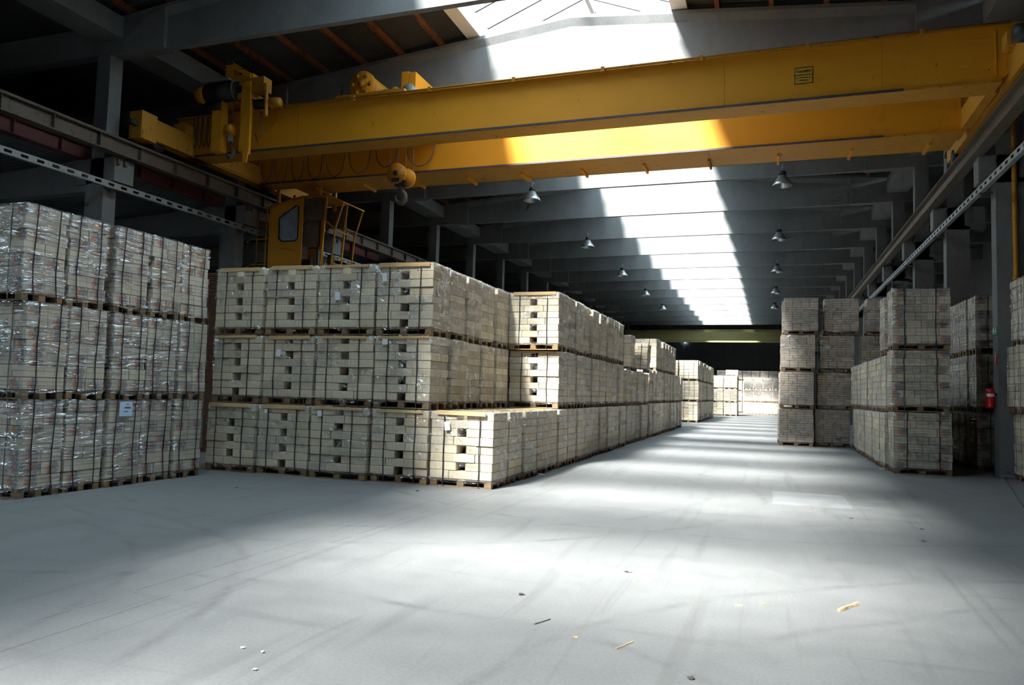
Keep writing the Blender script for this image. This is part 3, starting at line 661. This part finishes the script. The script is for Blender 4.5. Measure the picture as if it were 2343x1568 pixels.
# ------------------------------------------------------------------ column R1: extinguisher, signs, pipe
ex = empty('fire_extinguisher', (4.835, 20.02, 1.56), 0, 'red fire extinguisher hanging on the right concrete column', 'extinguisher')
lathe([(0.001, 0), (0.075, 0), (0.092, 0.02), (0.095, 0.06), (0.095, 0.38), (0.088, 0.42), (0.06, 0.455), (0.03, 0.47), (0.001, 0.47)]).build('cylinder', 'red', ex, smooth=True)
m = lathe([(0.0965, 0.27), (0.0965, 0.34)], 24); m.f = [f for i, f in enumerate(m.f) if 14 <= i % 24 <= 20]; m.build('label_band', 'signwhite', ex, smooth=True)
m = lathe([(0.0965, 0.10), (0.0965, 0.40)], 24); m.f = [f for i, f in enumerate(m.f) if 10 <= i % 24 <= 11]; m.build('side_print', 'signwhite', ex)
MB().box(-0.03, 0.03, -0.025, 0.025, 0.47, 0.52).build('valve', 'dark', ex)
MB().bar((-0.01, 0, 0.53), (-0.01, -0.13, 0.57), 0.025, 0.012).build('carry_handle', 'dark', ex)
MB().tube([(0, 0.03, 0.49), (0.0, 0.11, 0.46), (0.02, 0.115, 0.3), (0.02, 0.11, 0.15)], 0.011, 6).build('hose', 'dark', ex, smooth=True)
MB().box(0.05, 0.13, -0.03, 0.03, 0.30, 0.36).build('wall_bracket', 'dark', ex)
s1 = MB().box(4.955, 4.968, 19.92, 20.24, 3.26, 3.46).build('exit_sign', 'green'); tag(s1, 'green emergency exit sign on the right concrete column', 'sign')
m = MB()
m.box(4.952, 4.956, 20.14, 20.22, 3.29, 3.43); m.box(4.952, 4.956, 19.96, 20.0, 3.29, 3.43); m.box(4.952, 4.956, 20.0, 20.12, 3.345, 3.365); m.build('running_figure', 'signwhite', s1)
s2 = MB().box(4.955, 4.968, 19.95, 20.12, 2.58, 2.84).build('extinguisher_sign', 'signred'); tag(s2, 'red fire extinguisher pictogram sign on the right column', 'sign')
m = MB(); m.bar((4.954, 20.06, 2.62), (4.954, 20.0, 2.78), 0.02, 0.02); m.box(4.952, 4.956, 20.02, 20.08, 2.76, 2.81); m.box(4.951, 4.955, 19.95, 20.12, 2.83, 2.84); m.box(4.951, 4.955, 19.95, 20.12, 2.58, 2.59); m.build('pictogram', 'signwhite', s2)
pp = empty('pipe', (5.32, 19.78, 0), 0, 'yellow vertical gas pipe in front of the right wall', 'pipe')
MB().tube([(0, 0, 0.02), (0, 0, 10.2)], 0.055, 12).build('pipe_run', 'yellow_worn', pp, smooth=True)
for z in (2.5, 4.5, 5.9, 7.3, 8.8): MB().cyl((0, 0, z), 'z', 0.065, 0.06, 12).build('pipe_collar', 'yellow_worn', pp, smooth=True)

# ------------------------------------------------------------------ pallet loads
_cache = {}
def cbox(w, d, h, mt, c=0.008):
    key = (round(w, 3), round(d, 3), round(h, 3), mt)
    if key in _cache: return _cache[key]
    a, b, e = w/2, d/2, h/2; m = MB()
    idx = {}
    for sx in (-1, 1):
        for sy in (-1, 1):
            for sz in (-1, 1):
                n = len(m.v)
                m.v += [(sx*a, sy*(b-c), sz*(e-c)), (sx*(a-c), sy*b, sz*(e-c)), (sx*(a-c), sy*(b-c), sz*e)]
                idx[(sx, sy, sz)] = n
                f = (n, n+1, n+2); m.f.append(f if sx*sy*sz > 0 else f[::-1])
    g = idx
    for s in (-1, 1):
        q = [g[(s,-1,-1)], g[(s,1,-1)], g[(s,1,1)], g[(s,-1,1)]]; m.f.append(tuple(q if s > 0 else q[::-1]))
        q = [g[(-1,s,-1)]+1, g[(-1,s,1)]+1, g[(1,s,1)]+1, g[(1,s,-1)]+1]; m.f.append(tuple(q if s > 0 else q[::-1]))
        q = [g[(-1,-1,s)]+2, g[(1,-1,s)]+2, g[(1,1,s)]+2, g[(-1,1,s)]+2]; m.f.append(tuple(q if s > 0 else q[::-1]))
    for s in (-1, 1):
        for t in (-1, 1):
            for (p, q, i, j) in (((s,t,-1),(s,t,1),0,1), ((s,-1,t),(s,1,t),0,2), ((-1,s,t),(1,s,t),1,2)):
                f = (g[p]+i, g[p]+j, g[q]+j, g[q]+i); m.f.append(f)
    me = m.mesh('brick', mt)
    import bmesh
    bm = bmesh.new(); bm.from_mesh(me); bmesh.ops.recalc_face_normals(bm, faces=bm.faces); bm.to_mesh(me); bm.free()
    _cache[key] = me; return me
def slabs(w, d, h, mt, nz, nx):
    # a bundle: nz layers by nx columns of briquettes with open joints between them
    key = (round(w, 3), round(d, 3), round(h, 3), mt, nz, nx)
    if key in _cache: return _cache[key]
    m = MB(); lz = h/nz; lx = w/nx; r = random.Random(hash(key[:3]) % 999)
    for k in range(nz):
        for i in range(nx):
            x0 = -w/2+i*lx; z0 = -h/2+k*lz; j = r.uniform(-.004, .004)
            m.box(x0+.0015, x0+lx-.0015, -d/2+j, d/2+j, z0+.002, z0+lz-.002)
    me = m.mesh('bundle', mt); _cache[key] = me; return me
PZ = 0.135
def pallet_parts(w, d):
    key = ('pal', round(w, 2), round(d, 2))
    if key in _cache: return _cache[key]
    dk = MB(); n = 5; bw = d/n*0.82
    for i in range(n):
        y = -d/2 + (d-bw)*i/(n-1); dk.box(-w/2, w/2, y, y+bw, 0.112, 0.132)
    for x in (-w/2, -0.05, w/2-0.1): dk.box(x, x+0.1, -d/2+.002, d/2-.002, 0.094, 0.112)
    for y in (-d/2, -0.05, d/2-0.1): dk.box(-w/2, w/2, y, y+0.1, 0.0, 0.018)
    bl = cbox(0.13, 0.10, 0.076, 'pallet', 0.004)
    pos = [(x, y) for y in (-d/2+.052, 0, d/2-.052) for x in (-w/2+.066, 0, w/2-.066)]
    far = MB(); far.v = list(dk.v); far.f = list(dk.f)
    for x, y in pos: far.box(x-.065, x+.065, y-.05, y+.05, .018, .094)
    _cache[key] = (dk.mesh('pallet', 'pallet'), bl, pos, far.mesh('pallet', 'pallet')); return _cache[key]
def film_mesh(w, d, h, var, mt, side=1, ey=0.0):
    key = ('film', round(w, 2), round(d, 2), round(h, 2), var, mt, side, ey)
    if key in _cache: return _cache[key]
    m = MB(); e = 0.010; nx, ny, nz = 12, 8, 14
    a, b = w/2+e, d/2+e+ey; per = []
    for i in range(nx): per.append((-a+2*a*i/nx, -b))
    for i in range(ny): per.append((a, -b+2*b*i/ny))
    for i in range(nx): per.append((a-2*a*i/nx, b))
    for i in range(ny): per.append((-a, b-2*b*i/ny))
    k = len(per); z0, z1 = 0.09, h+0.012
    for j in range(nz+1):
        z = z0+(z1-z0)*j/nz
        for (x, y) in per:
            q = Vector((x*2.2+var*9.1, y*2.2-var*3.7, z*3.5)); dd = 0.014*noise.noise(q) + 0.006*noise.noise(q*3.1)
            if j == 0: dd += 0.02*noise.noise(q*2)
            L = math.hypot(x/a, y/b); zz = z + (0.05*noise.noise(q*1.3) if j == 0 else 0)
            m.v.append((x*(1+dd/a), y*(1+dd/b), zz))
    for j in range(nz):
        for i in range(k):
            i2 = (i+1) % k
            if nx+ny <= i < 2*nx+ny or (side > 0 and i >= 2*nx+ny) or (side < 0 and nx <= i < nx+ny): continue
            vx, vy, vz = m.v[j*k+i]
            th = -0.02 if i < nx else -0.16
            if noise.noise(Vector((vx*1.1+var*5.3, vy*1.1+var*2.9, vz*2.6-var*4.1))) < th and 0 < j < nz-1: continue
            m.f.append((j*k+i, j*k+i2, (j+1)*k+i2, (j+1)*k+i))
    top = [nz*k+i for i in range(k)]; c = len(m.v); m.v.append((0, 0, z1+0.004))
    for i in range(k): m.f.append((top[i], top[(i+1) % k], c))
    me = m.mesh('shrink_wrap', mt, True); _cache[key] = me; return me
def strap_mesh(axis, w, d, h, var):
    key = ('strap', axis, round(w, 2), round(d, 2), round(h, 2), var)
    if key in _cache: return _cache[key]
    r = random.Random(var*31+5); m = MB(); L = (d if axis == 'x' else w)/2+0.020
    path = []; lean = r.uniform(-.03, .03)
    for s in (-1, 1):
        zs = [0.02+ (h+0.01)*i/6 for i in range(7)]
        if s > 0: zs = zs[::-1]
        for z in zs: path.append((s*(L+0.006*math.sin(z*5+var)), z, lean*math.sin(z*2.4) + 0.006*math.sin(z*7+var)))
    path.insert(7, (-L*0.9, h+0.035, lean*0.5)); path.insert(8, (L*0.9, h+0.035, lean*0.5))
    hw, th = 0.009, 0.003; rings = []
    for i, (u, z, o_) in enumerate(path):
        p0 = path[max(i-1, 0)]; p1 = path[min(i+1, len(path)-1)]
        t = Vector((p1[0]-p0[0], p1[1]-p0[1])).normalized(); n = Vector((t.y, -t.x))*-1
        ring = []
        for du, dn in ((-hw, 0), (hw, 0), (hw, th), (-hw, th)):
            uu, zz = u + n.x*dn*-1, z + n.y*dn*-1
            ring.append((o_+du, uu, zz) if axis == 'x' else (uu, o_+du, zz))
        rings.append(ring)
    m.sweep(rings); me = m.mesh('strap', 'strap'); _cache[key] = me; return me
COUNT = [0]
def load(kind, x0, y0, z0, w, d, ht, label, group, near=True, side=1, back=True, batten=True, paper=None, lean=0.0, straps='x', full=False, mat_=None, rz=None, rough=1.0):
    """one pallet load: corner (x0,y0), base z0; side=+1 shows its +X face, -1 its -X face"""
    COUNT[0] += 1; R_ = random.Random(COUNT[0]*17+3); RG = rough
    o = empty('pallet_load', (x0+w/2, y0+d/2, z0), R_.uniform(-.009, .009) if rz is None else rz, label, 'pallet', group)
    if lean: o.rotation_euler[1] = lean
    dk, bl, pos, far = pallet_parts(w*0.985, d*0.985)
    if near:
        p = put('pallet', dk, o)
        for x, y in pos: put('block', bl, p, (x, y, 0.056))
    else: put('pallet', far, o)
    hp = ht - PZ - 0.012; z = PZ
    J = lambda s: R_.uniform(-s, s)
    if kind == 'block':
        n = 8; lh = hp/n; flip = R_.randrange(2); mt = mat_ or 'brick'
        for l in range(n):
            zc = z+lh*(l+0.5); sh = J(0.012)
            if (l+flip) % 2: xs = [(0, .43), (.57, 1)]; ysp = 0.42; 
            else:
                xs = [[(0, .31), (.31, .69), (.69, 1)], [(0, .37), (.37, .72), (.72, 1)], [(0, .27), (.27, .60), (.60, 1)]][R_.randrange(3)]; ysp = 0.56
            for i, (a, b_) in enumerate(xs):
                pw = (b_-a)*w-0.006
                rows = [(0, ysp)]
                if full or (back and ((side > 0 and i == len(xs)-1) or (side < 0 and i == 0))): rows.append((ysp, 1))
                for (ya, yb) in rows:
                    put('brick', cbox(pw, (yb-ya)*d-0.006, lh-0.004, mt), o, (-w/2+(a+b_)/2*w+sh*0.6+J(.004), -d/2+(ya+yb)/2*d+J(.010)+(0.03 if len(xs) == 2 and R_.random() < .12 else 0), zc), J(.006))
    elif kind == 'print':
        n = 7; lh = hp/n
        for l in range(n):
            zc = z+lh*(l+0.5); shx = J(.007); shy = J(.016)*RG
            prn = (l % 2 == 0); nc = 4 if prn else 5
            for i in range(nc):
                edge = (i == nc-1) if side > 0 else (i == 0)
                rows = [0, 1] if (edge and back) or full else [0]
                for rr in rows:
                    pw = w/nc-0.005; pd = d/2-0.006
                    isp = prn and (i in (0, nc-1) and (rr == 0 or R_.random() < .6))
                    if edge and not prn and R_.random() < .15: isp = True
                    mt = 'brickprint' if isp else 'brickp'
                    nz, nx = (3, 1) if prn and i in (0, nc-1) else ((3, 2) if prn else (1, 2) if i % 2 else (2, 2))
                    me = slabs(pw, pd, lh-.004, mt, nz, nx)
                    put('bundle', me, o, (-w/2+(i+.5)*w/nc+shx+J(.003), -d/2+(rr+.5)*d/2+shy*(0.6 if rr else 1)+J(.008), zc))
    elif kind == 'plank':
        n = 14; lh = hp/n; 
        for l in range(n):
            off = 0.0 if l % 5 < 3 else (0.5 if l % 2 else 0.35); zc = z+lh*(l+.5); cuts = [0]+[c for c in [(i+off)/4 for i in range(0, 5)] if 0.05 < c < 0.95]+[1]
            for a, b_ in zip(cuts[:-1], cuts[1:]):
                put('brick', cbox(round((b_-a)*w, 2)-.004, d-.01, lh-.006, 'plankb', 0.006), o, (-w/2+(a+b_)/2*w, J(.006), zc))
    else:
        n = 6; lh = hp/n; mt = mat_ or 'brick'
        for l in range(n):
            for i in range(2):
                zc = z+lh*(l+.5); put('brick', cbox(w/2-.008, d-.01, lh-.008, mt, .012), o, (-w/2+(i+.5)*w/2+J(.008), J(.015), zc))
    if kind == 'block' and not full:
        xa, xb = (-w/2+.01, w/2-.45*w) if side > 0 else (-w/2+.45*w, w/2-.01)
        put('inner_stack', cbox(round(xb-xa, 2), round(.40*d, 2), round(hp-.02, 2), 'brick'), o, ((xa+xb)/2, d/2-.21*d, z+hp/2-.01))
    elif kind == 'print' and not full:
        xa, xb = (-w/2+.01, w/2-.27*w) if side > 0 else (-w/2+.27*w, w/2-.01)
        put('inner_stack', cbox(round(xb-xa, 2), round(.43*d, 2), round(hp-.02, 2), 'brickp'), o, ((xa+xb)/2, d/2-.23*d, z+hp/2-.01))
    var = R_.randrange(5)
    put('shrink_wrap', film_mesh(w, d, ht-.012, var, 'filmh' if kind in ('print', 'plank') else 'film', side, 0.012*(rough > 1)), o)
    if straps:
        if 'x' in straps:
            for f in (-.27, .27): put('strap', strap_mesh('x', w, d, ht-.03, R_.randrange(4)), o, (f*w+J(.03), 0, 0))
        if 'y' in straps:
            for f in (-.26, .27): put('strap', strap_mesh('y', w, d, ht-.03, R_.randrange(4)), o, (0, f*d+J(.02), 0))
    if batten:
        bw = w*R_.uniform(.78, .90)
        put('batten', cbox(round(bw, 1), 0.028, 0.075 if R_.random() < .6 else 0.05, 'batten', .004), o, (J(.03), -d/2-0.012, ht-0.035+J(.008)), 0).rotation_euler = (0, J(.012), 0)
        put('batten', cbox(round(bw, 1), 0.08, 0.022, 'batten', .004), o, (J(.03), d/2-0.1, ht-0.004), 0)
    if paper:
        px, pz, pw, ph = paper
        pa = put('paper_label', cbox(pw, 0.002, ph, 'paper', .0005), o, (px*w, -d/2-0.036, pz*ht)); pa.rotation_euler = (0, J(.12), 0); pa['label'] = 'small white paper label'
    return o
T3 = ['bottom', 'middle', 'top']; T4 = ['bottom', 'second', 'third', 'top']

# A: left foreground stack, five loads along the hall, three high
g = 'printed briquette loads in the left foreground stack'
for t in range(3):
    for i in range(5):
        zz = 1.36*t; dx = [0, 0.03, 0.0][t] + random.uniform(-.03, .03)
        near_ = ['nearest', 'second', 'third', 'fourth', 'rearmost'][i]
        o = load('print', -10.83+dx, 7.60+0.70*i - 0.06*t*(i < 2), zz, 1.17, 0.640, 1.36 if t < 2 or i else 1.36, f'wrapped pallet of printed briquettes, {near_} of five on the {T3[t]} tier, left foreground stack', g, batten=False, straps='xy' if i == 0 else 'y', rough=[1.05, 0.9, 1.5][t])
        if t == 0 and i == 2:
            pb = put('delivery_note', MB().box(-.003, .003, -.125, .125, -.115, .115).mesh('delivery_note', 'bluepaper'), o, (0.62, -0.03, 1.21)); pb['label'] = 'pale blue paper sheet with printed lines'
            for (a, b_, z_, hh) in ((-.03, .09, .02, .022), (-.04, .04, -.04, .012), (0.0, .05, .075, .012)):
                put('printed_line', MB().box(-.001, .001, a, b_, -hh/2, hh/2).mesh('printed_line', 'ink'), pb, (.0045, 0, z_))

# B: middle block. front row of brick loads facing the viewer, sides running back
gB = 'wrapped brick loads in the middle block'
xB = [-10.20, -9.06, -7.91, -6.69, -5.52]; wB = [1.09, 1.10, 1.17, 1.11, 1.15]
cn = ['leftmost', 'second', 'third', 'fourth', 'fifth']
papers = {(0,1): (-.33,.90,.07,.07), (0,2): (-.32,.90,.09,.10), (0,4): (-.22,.80,.10,.15), (1,1): (-.18,.74,.10,.13), (1,3): (-.30,.91,.11,.10), (2,2): (-.13,.55,.10,.15), (2,3): (-.35,.80,.09,.15)}
for t in range(3):
    for c in range(5 if t == 0 else 4):
        y = 11.92 + random.uniform(-.04, .02) - (0.1 if c < 3 else 0)*(t == 0)
        load('block', xB[c] + [0, 0, -.01][t]*(c == 3) + random.uniform(-.015, .015), y, 1.30*t, wB[c], 0.75, 1.29, f'shrink-wrapped brick pallet, {cn[c]} from the left on the {T3[t]} tier facing the open floor', gB, paper=papers.get((t, c)))
def row(kind, x, w, ys, z, d, ht, lab, grp, **kw):
    for i, y in enumerate(ys):
        load(kind, x+random.uniform(-.035, .035), y, z, w, d, ht, lab.format(ORD[i]), grp, **kw)
row('block', -5.53, 1.16, [12.76,13.57,14.39,15.22,16.03,16.86,17.70,18.55,19.40], 0, 0.74, 1.29, 'wrapped brick pallet on the floor along the aisle, {} behind the front corner pallet', gB, batten=True, straps='x')
row('block', -6.70, 1.12, [12.76,13.58,14.39,15.2], 1.30, 0.75, 1.29, 'wrapped brick pallet on the middle tier, {} behind the front row of the middle block', gB, batten=True)
row('block', -6.72, 1.12, [12.76,13.58,14.40,15.25], 2.60, 0.75, 1.29, 'wrapped brick pallet on the top tier, {} behind the front row of the middle block', gB, batten=True)
# C/D: two loads high on top of the floor row, further back
gC = 'brick loads stacked on the aisle row'
row('block', -5.62, 1.17, [16.15,17.0,17.85,18.7,19.6,20.5,21.4,22.3,23.25], 1.30, 0.77, 1.29, 'wrapped brick pallet on the middle tier of the second block, {} along the aisle', gC, batten=True)
row('block', -5.62, 1.17, [16.0,16.85,17.7,18.6,19.5,20.5,21.45,22.4,23.35], 2.60, 0.77, 1.29, 'wrapped brick pallet on the top tier of the second block, {} along the aisle', gC, batten=True)
row('block', -5.56, 1.20, [20.35,21.3,22.3,23.3], 0, 0.82, 1.29, 'wrapped brick pallet on the floor under the second block, {} of the bulging group', gC, batten=True)
# E: dip in the row with one leaning load
gE = 'loads in the dip of the aisle row'
for t in range(2): row('block', -5.58, 1.17, [24.75,25.65,26.6,27.55,28.45], 1.30*t, 0.80, 1.17 if t else 1.29, 'yellowish wrapped pallet in the dip before the tall far block, '+T3[t]+' tier, {} along', gE, near=False, batten=False)
load('block', -5.32, 27.4, 2.50, 1.10, 0.75, 1.05, 'small leaning pallet of bricks on top of the dip in the aisle row', gE, near=False, batten=False, lean=0.05)
load('block', -5.68, 26.2, 2.50, 1.1, 0.75, 1.25, 'pallet of bricks standing in front of the small leaning pallet', gE, near=False, batten=False)
# F: tall block
gF = 'loads in the tall far block'
for t in range(3):
    ys = [29.5,30.4,31.3,32.2,33.15,34.1,35.1,36.1,37.1,38.2,39.3,40.4] if t < 2 else [31.45,32.4,33.4,34.4,35.4,36.5,37.6]
    row('block', -5.58 if t < 2 else -5.62, 1.17, ys, 1.34*t, 0.82, 1.33, 'wrapped brick pallet in the tall far block, '+T3[t]+' tier, {} along the aisle', gF, near=False, batten=False)
load('block', -6.82, 31.45, 2.68, 1.17, .82, 1.36, 'bright wrapped pallet beside the front of the tall far block', gF, near=False, batten=False)
# G: next block with a front towards the viewer
gG = 'loads in the block before the far end'
for t in range(3):
    row('flat', -5.43, 1.17, [48.9+1.05*i for i in range(14)], 1.32*t, 0.9, 1.31, 'pale wrapped pallet before the far end stacks, '+T3[t]+' tier, {} along the aisle', gG, near=False, batten=False)
    load('flat', -6.70, 48.95, 1.32*t, 1.17, .9, 1.31, f'pale wrapped pallet behind the tall far block, {T3[t]} tier, inner column', gG, near=False, batten=False)
# H: stacks closing the far end of the aisle
gH = 'loads closing the far end of the aisle'
for t in range(3):
    for c, x in enumerate((-6.22, -5.02, -3.82)):
        load('flat', x, 70.0, 1.2*t, 1.12, .85, 1.19, f'sunlit pale pallet near the far end, {T3[t]} tier, {ORD[c]} of three columns', gH, near=False, batten=False, straps=None)
    for i in range(3): load('flat', -3.82, 71.0+1.0*i, 1.2*t, 1.12, .9, 1.19, f'pale pallet behind the sunlit far stack, {T3[t]} tier, {ORD[i]} back', gH, near=False, batten=False, straps=None)
    for c in range(5):
        load('plank' if c < 4 else 'flat', -2.42+0.93*c, 79.5, 1.25*t, .87, .8, 1.22, f'layered plank pallet closing the aisle end, {T3[t]} tier, {ORD[c]} from the left', gH, near=False, batten=False, straps=None)
load('flat', -3.82, 72.0, 3.6, 1.12, .9, 0.6, 'single pale pallet rising above the sunlit far stack', gH, near=False, batten=False, straps=None)
for c in range(9): load('flat', -5.6+0.93*c, 88.0, 3.6, .88, .8, 1.08, f'grey shaded pallet topping the rearmost stack by the end wall, {ORD[c]} across', gH, near=False, batten=False, straps=None, mat_='plankb')
for zz, tn in ((0, 'floor'), (1.2, 'second'), (2.4, 'third')):
    for c in range(9): load('flat', -5.6+0.93*c, 88.0, zz, .88, .8, 1.18, f'grey shaded pallet on the {tn} tier of the rearmost stack, {ORD[c]} across', gH, near=False, batten=False, straps=None, mat_='plankb')
# I: four-high stack of flat briquettes on the right
gI = 'flat briquette loads in the four-high right stack'
for t in range(4):
    for c, x in enumerate((0.34, 1.55, 2.85)):
        dx = [0, .03, .06, .16][t] + (0.05*t if c == 1 else 0.08*t if c == 2 else 0)
        load('plank', x+dx, 28.6+(0.35 if c else 0), 1.325*t, 1.14, .80, 1.31, f'wrapped pallet of flat brown briquettes, {T4[t]} of four tiers, {["aisle", "middle", "inner"][c]} column', gI, near=(c < 2), batten=False, straps=None)
    for i in range(2): load('flat', 0.30+0.05*t, 29.55+0.9*i, 1.325*t, 1.14, .8, 1.31, f'wrapped pallet behind the aisle column of the four-high stack, {T4[t]} tier, {ORD[i]} back', gI, near=False, batten=False, straps=None, mat_='plankb')
# J: printed loads on the right
gJ = 'printed briquette loads on the right of the aisle'
for t in range(3):
    load('print', 2.70+[.03, 0, .02][t], 19.45, 1.44*t, 1.21, .74, 1.43, f'wrapped pallet of printed briquettes, {T3[t]} of the three-high stack right of the aisle', gJ, side=-1, batten=False)
load('print', 2.66, 20.30, 2.80, 1.2, .74, 1.42, 'wrapped pallet close behind the top of the three-high right stack', gJ, side=-1, batten=False)
for t in range(2):
    row('block', 2.66, 1.2, [20.30,21.15,22.0,22.85,23.7,24.55,25.4,26.25,27.1], 1.40*t, .76, 1.39, 'film-covered pale pallet in the row behind the three-high right stack, '+['bottom', 'upper'][t]+' tier, {} back', gJ, side=-1, batten=False, straps=None, near=(t == 0))
# K: dark loads between the right columns
gK = 'shaded printed loads between the right columns'
for t in range(3):
    for i in range(4): load('print', 4.84 if i else 4.88, 21.45+.8*i, 1.46*t, 1.2, .73, 1.45, f'shaded pallet of printed briquettes between the right columns, {T3[t]} tier, {ORD[i]} back', gK, side=-1, batten=False, near=(i == 0), straps='x' if i == 0 else None)
# L: cropped loads at the right edge of the view
gL = 'wrapped loads at the right edge before the yellow pipe'
for t in range(3):
    for i in range(2): load('block', 5.12+[0.05, -.06, 0.03][t], 18.0+.82*i, 1.48*t, 1.2, .75, 1.47, f'wrapped brick pallet cropped by the right picture edge, {T3[t]} tier, {["front", "rear"][i]} one', gL, side=-1, batten=False, straps='y')
# dark bundles of bark boards behind the block
for i, (x, y, z, n) in enumerate(((-12.9, 15.2, 4.3, 5), (-11.4, 15.6, 4.15, 4))):
    o = empty('bark_board_stack', (x, y, 0), 0.1*i, ['taller', 'lower'][i]+' stack of dark brown bark boards behind the middle block', 'board stack', 'bark board stacks')
    for k in range(n): put('board', cbox(1.2, .8, .09, 'bark', .01), o, (random.uniform(-.04, .04), 0, z-0.1*k))
    MB().box(-.55, .55, -.4, .4, 0, z-0.1*n+.05).build('lower_boards', 'bark', o)

# ------------------------------------------------------------------ litter on the floor
def stick(name, a, b, w, h, mt, label, cat='wood scrap', grp='wood scraps on the floor'):
    a = Vector((*a, 0)); b = Vector((*b, 0)); c = (a+b)/2; L = (b-a).length; ang = math.atan2((b-a).y, (b-a).x)
    m = MB(); s = 7; r = random.Random(int(L*1000)+len(label))
    rings = []
    for i in range(s+1):
        x = -L/2+L*i/s; ww = w*(0.75+0.4*r.random())/2; hh = h*(0.8+0.3*r.random()); j = r.uniform(-.12, .12)*w
        rings.append([(x, -ww+j, 0.001), (x, ww+j, 0.001), (x, ww*.7+j, hh), (x, -ww*.7+j, hh)])
    m.sweep(rings); o = m.build(name, mt, None, tuple(c)); o.rotation_euler = (0, 0, ang); return tag(o, label, cat, grp)
stick('wood_stick', (0.52, 6.52), (0.69, 6.80), 0.034, 0.022, 'chip', 'splintered pale wood piece with a dark end, right foreground floor')
stick('wood_stick', (-0.93, 4.95), (-0.85, 5.14), 0.012, 0.008, 'chip', 'thin pale wood sliver in the lower middle of the floor')
stick('wood_stick', (-1.57, 5.23), (-1.50, 5.39), 0.010, 0.007, 'leaf', 'thin dark twig left of the pale sliver on the floor')
stick('wood_chip', (-0.25, 6.35), (-0.19, 6.36), 0.02, 0.012, 'chip', 'small orange wood chip in the middle foreground')
stick('wood_chip', (-1.12, 6.78), (-1.10, 6.82), 0.025, 0.012, 'chip', 'yellowish wood chip just below the torn paper scrap')
stick('wood_chip', (-1.25, 5.06), (-1.22, 5.08), 0.02, 0.01, 'chip', 'tiny orange chip near the bottom of the picture')
stick('wood_chip', (-0.05, 6.45), (-0.02, 6.50), 0.012, 0.008, 'chip', 'small curled chip right of the orange chip')
def onf(x, y):
    d = fw + r2*((x-W/2)/F) - u2*((y-H/2)/F); t = -1.65/d.z; return (d.x*t, d.y*t)
def scrap(name, c, r, mt, label, cat, hgt=0.012):
    rr = random.Random(len(label)*7+int(r*1000)); m = MB(); k = 9; ring = []; ring2 = []
    for i in range(k):
        a = 2*math.pi*i/k; q = r*(0.55+0.6*rr.random()); x, y = q*math.cos(a)*1.5, q*math.sin(a); z = 0.002+hgt*rr.random()
        ring.append((x, y, z)); ring2.append((x, y, z+0.0015))
    m.sweep([ring, ring2]); o = m.build(name, mt, None, (c[0], c[1], 0)); return tag(o, label, cat)
scrap('paper_scrap', onf(1434, 1310), 0.035, 'paper', 'torn white paper scrap on the sunlit floor', 'paper', 0.03)
for i, (x, y, mt, lab) in enumerate(((541, 1117, 'leaf', 'flat dark scrap before the leftmost brick pallets'), (955, 1124, 'leaf', 'dark scrap before the fourth brick pallet'),
        (2110, 1212, 'leaf', 'upper of two dark leaves on the right floor'), (2114, 1240, 'leaf', 'lower of two dark leaves on the right floor'), (1948, 1187, 'leaf', 'small dark leaf right of the pale floor patch'),
        (1582, 1554, 'leaf', 'small dark crumpled bit at the bottom edge'), (1192, 1362, 'leaf', 'dark brown leaf left of the paper scrap'),
        (600, 1495, 'paper', 'tiny pale crumb on the lower left floor'), (555, 1485, 'paper', 'pale crumb left of the tiny crumb'), (582, 1535, 'paper', 'pale crumb near the bottom left edge'), (1865, 1170, 'chip', 'brown flake beside the pale floor patch'))):
    scrap('floor_scrap', onf(x, y), 0.022 if mt == 'leaf' else 0.011, mt, lab, 'scrap')
# loose film tails at pallet feet
scrap('film_scrap', onf(1240, 1088), 0.10, 'film', 'loose clear film tail at the foot of the aisle pallets', 'plastic film', 0.03)
scrap('film_scrap', onf(2025, 1076), 0.14, 'film', 'crumpled clear film beside the right three-high stack', 'plastic film', 0.12)
p0 = [onf(x, y) for x, y in ((2299, 1075), (2302, 1100), (2318, 1125), (2343, 1168))]
o = MB().tube([(p0[0][0], p0[0][1], 0.9)] + [(a, b, 0.012) for a, b in p0] + [(p0[-1][0]-0.3, p0[-1][1]-2.5, 0.012)], 0.011, 6).build('floor_cable', 'cable', None, smooth=True); tag(o, 'grey cable lying on the floor by the right wall', 'cable')
print('loads', COUNT[0], 'objects', len(bpy.data.objects))
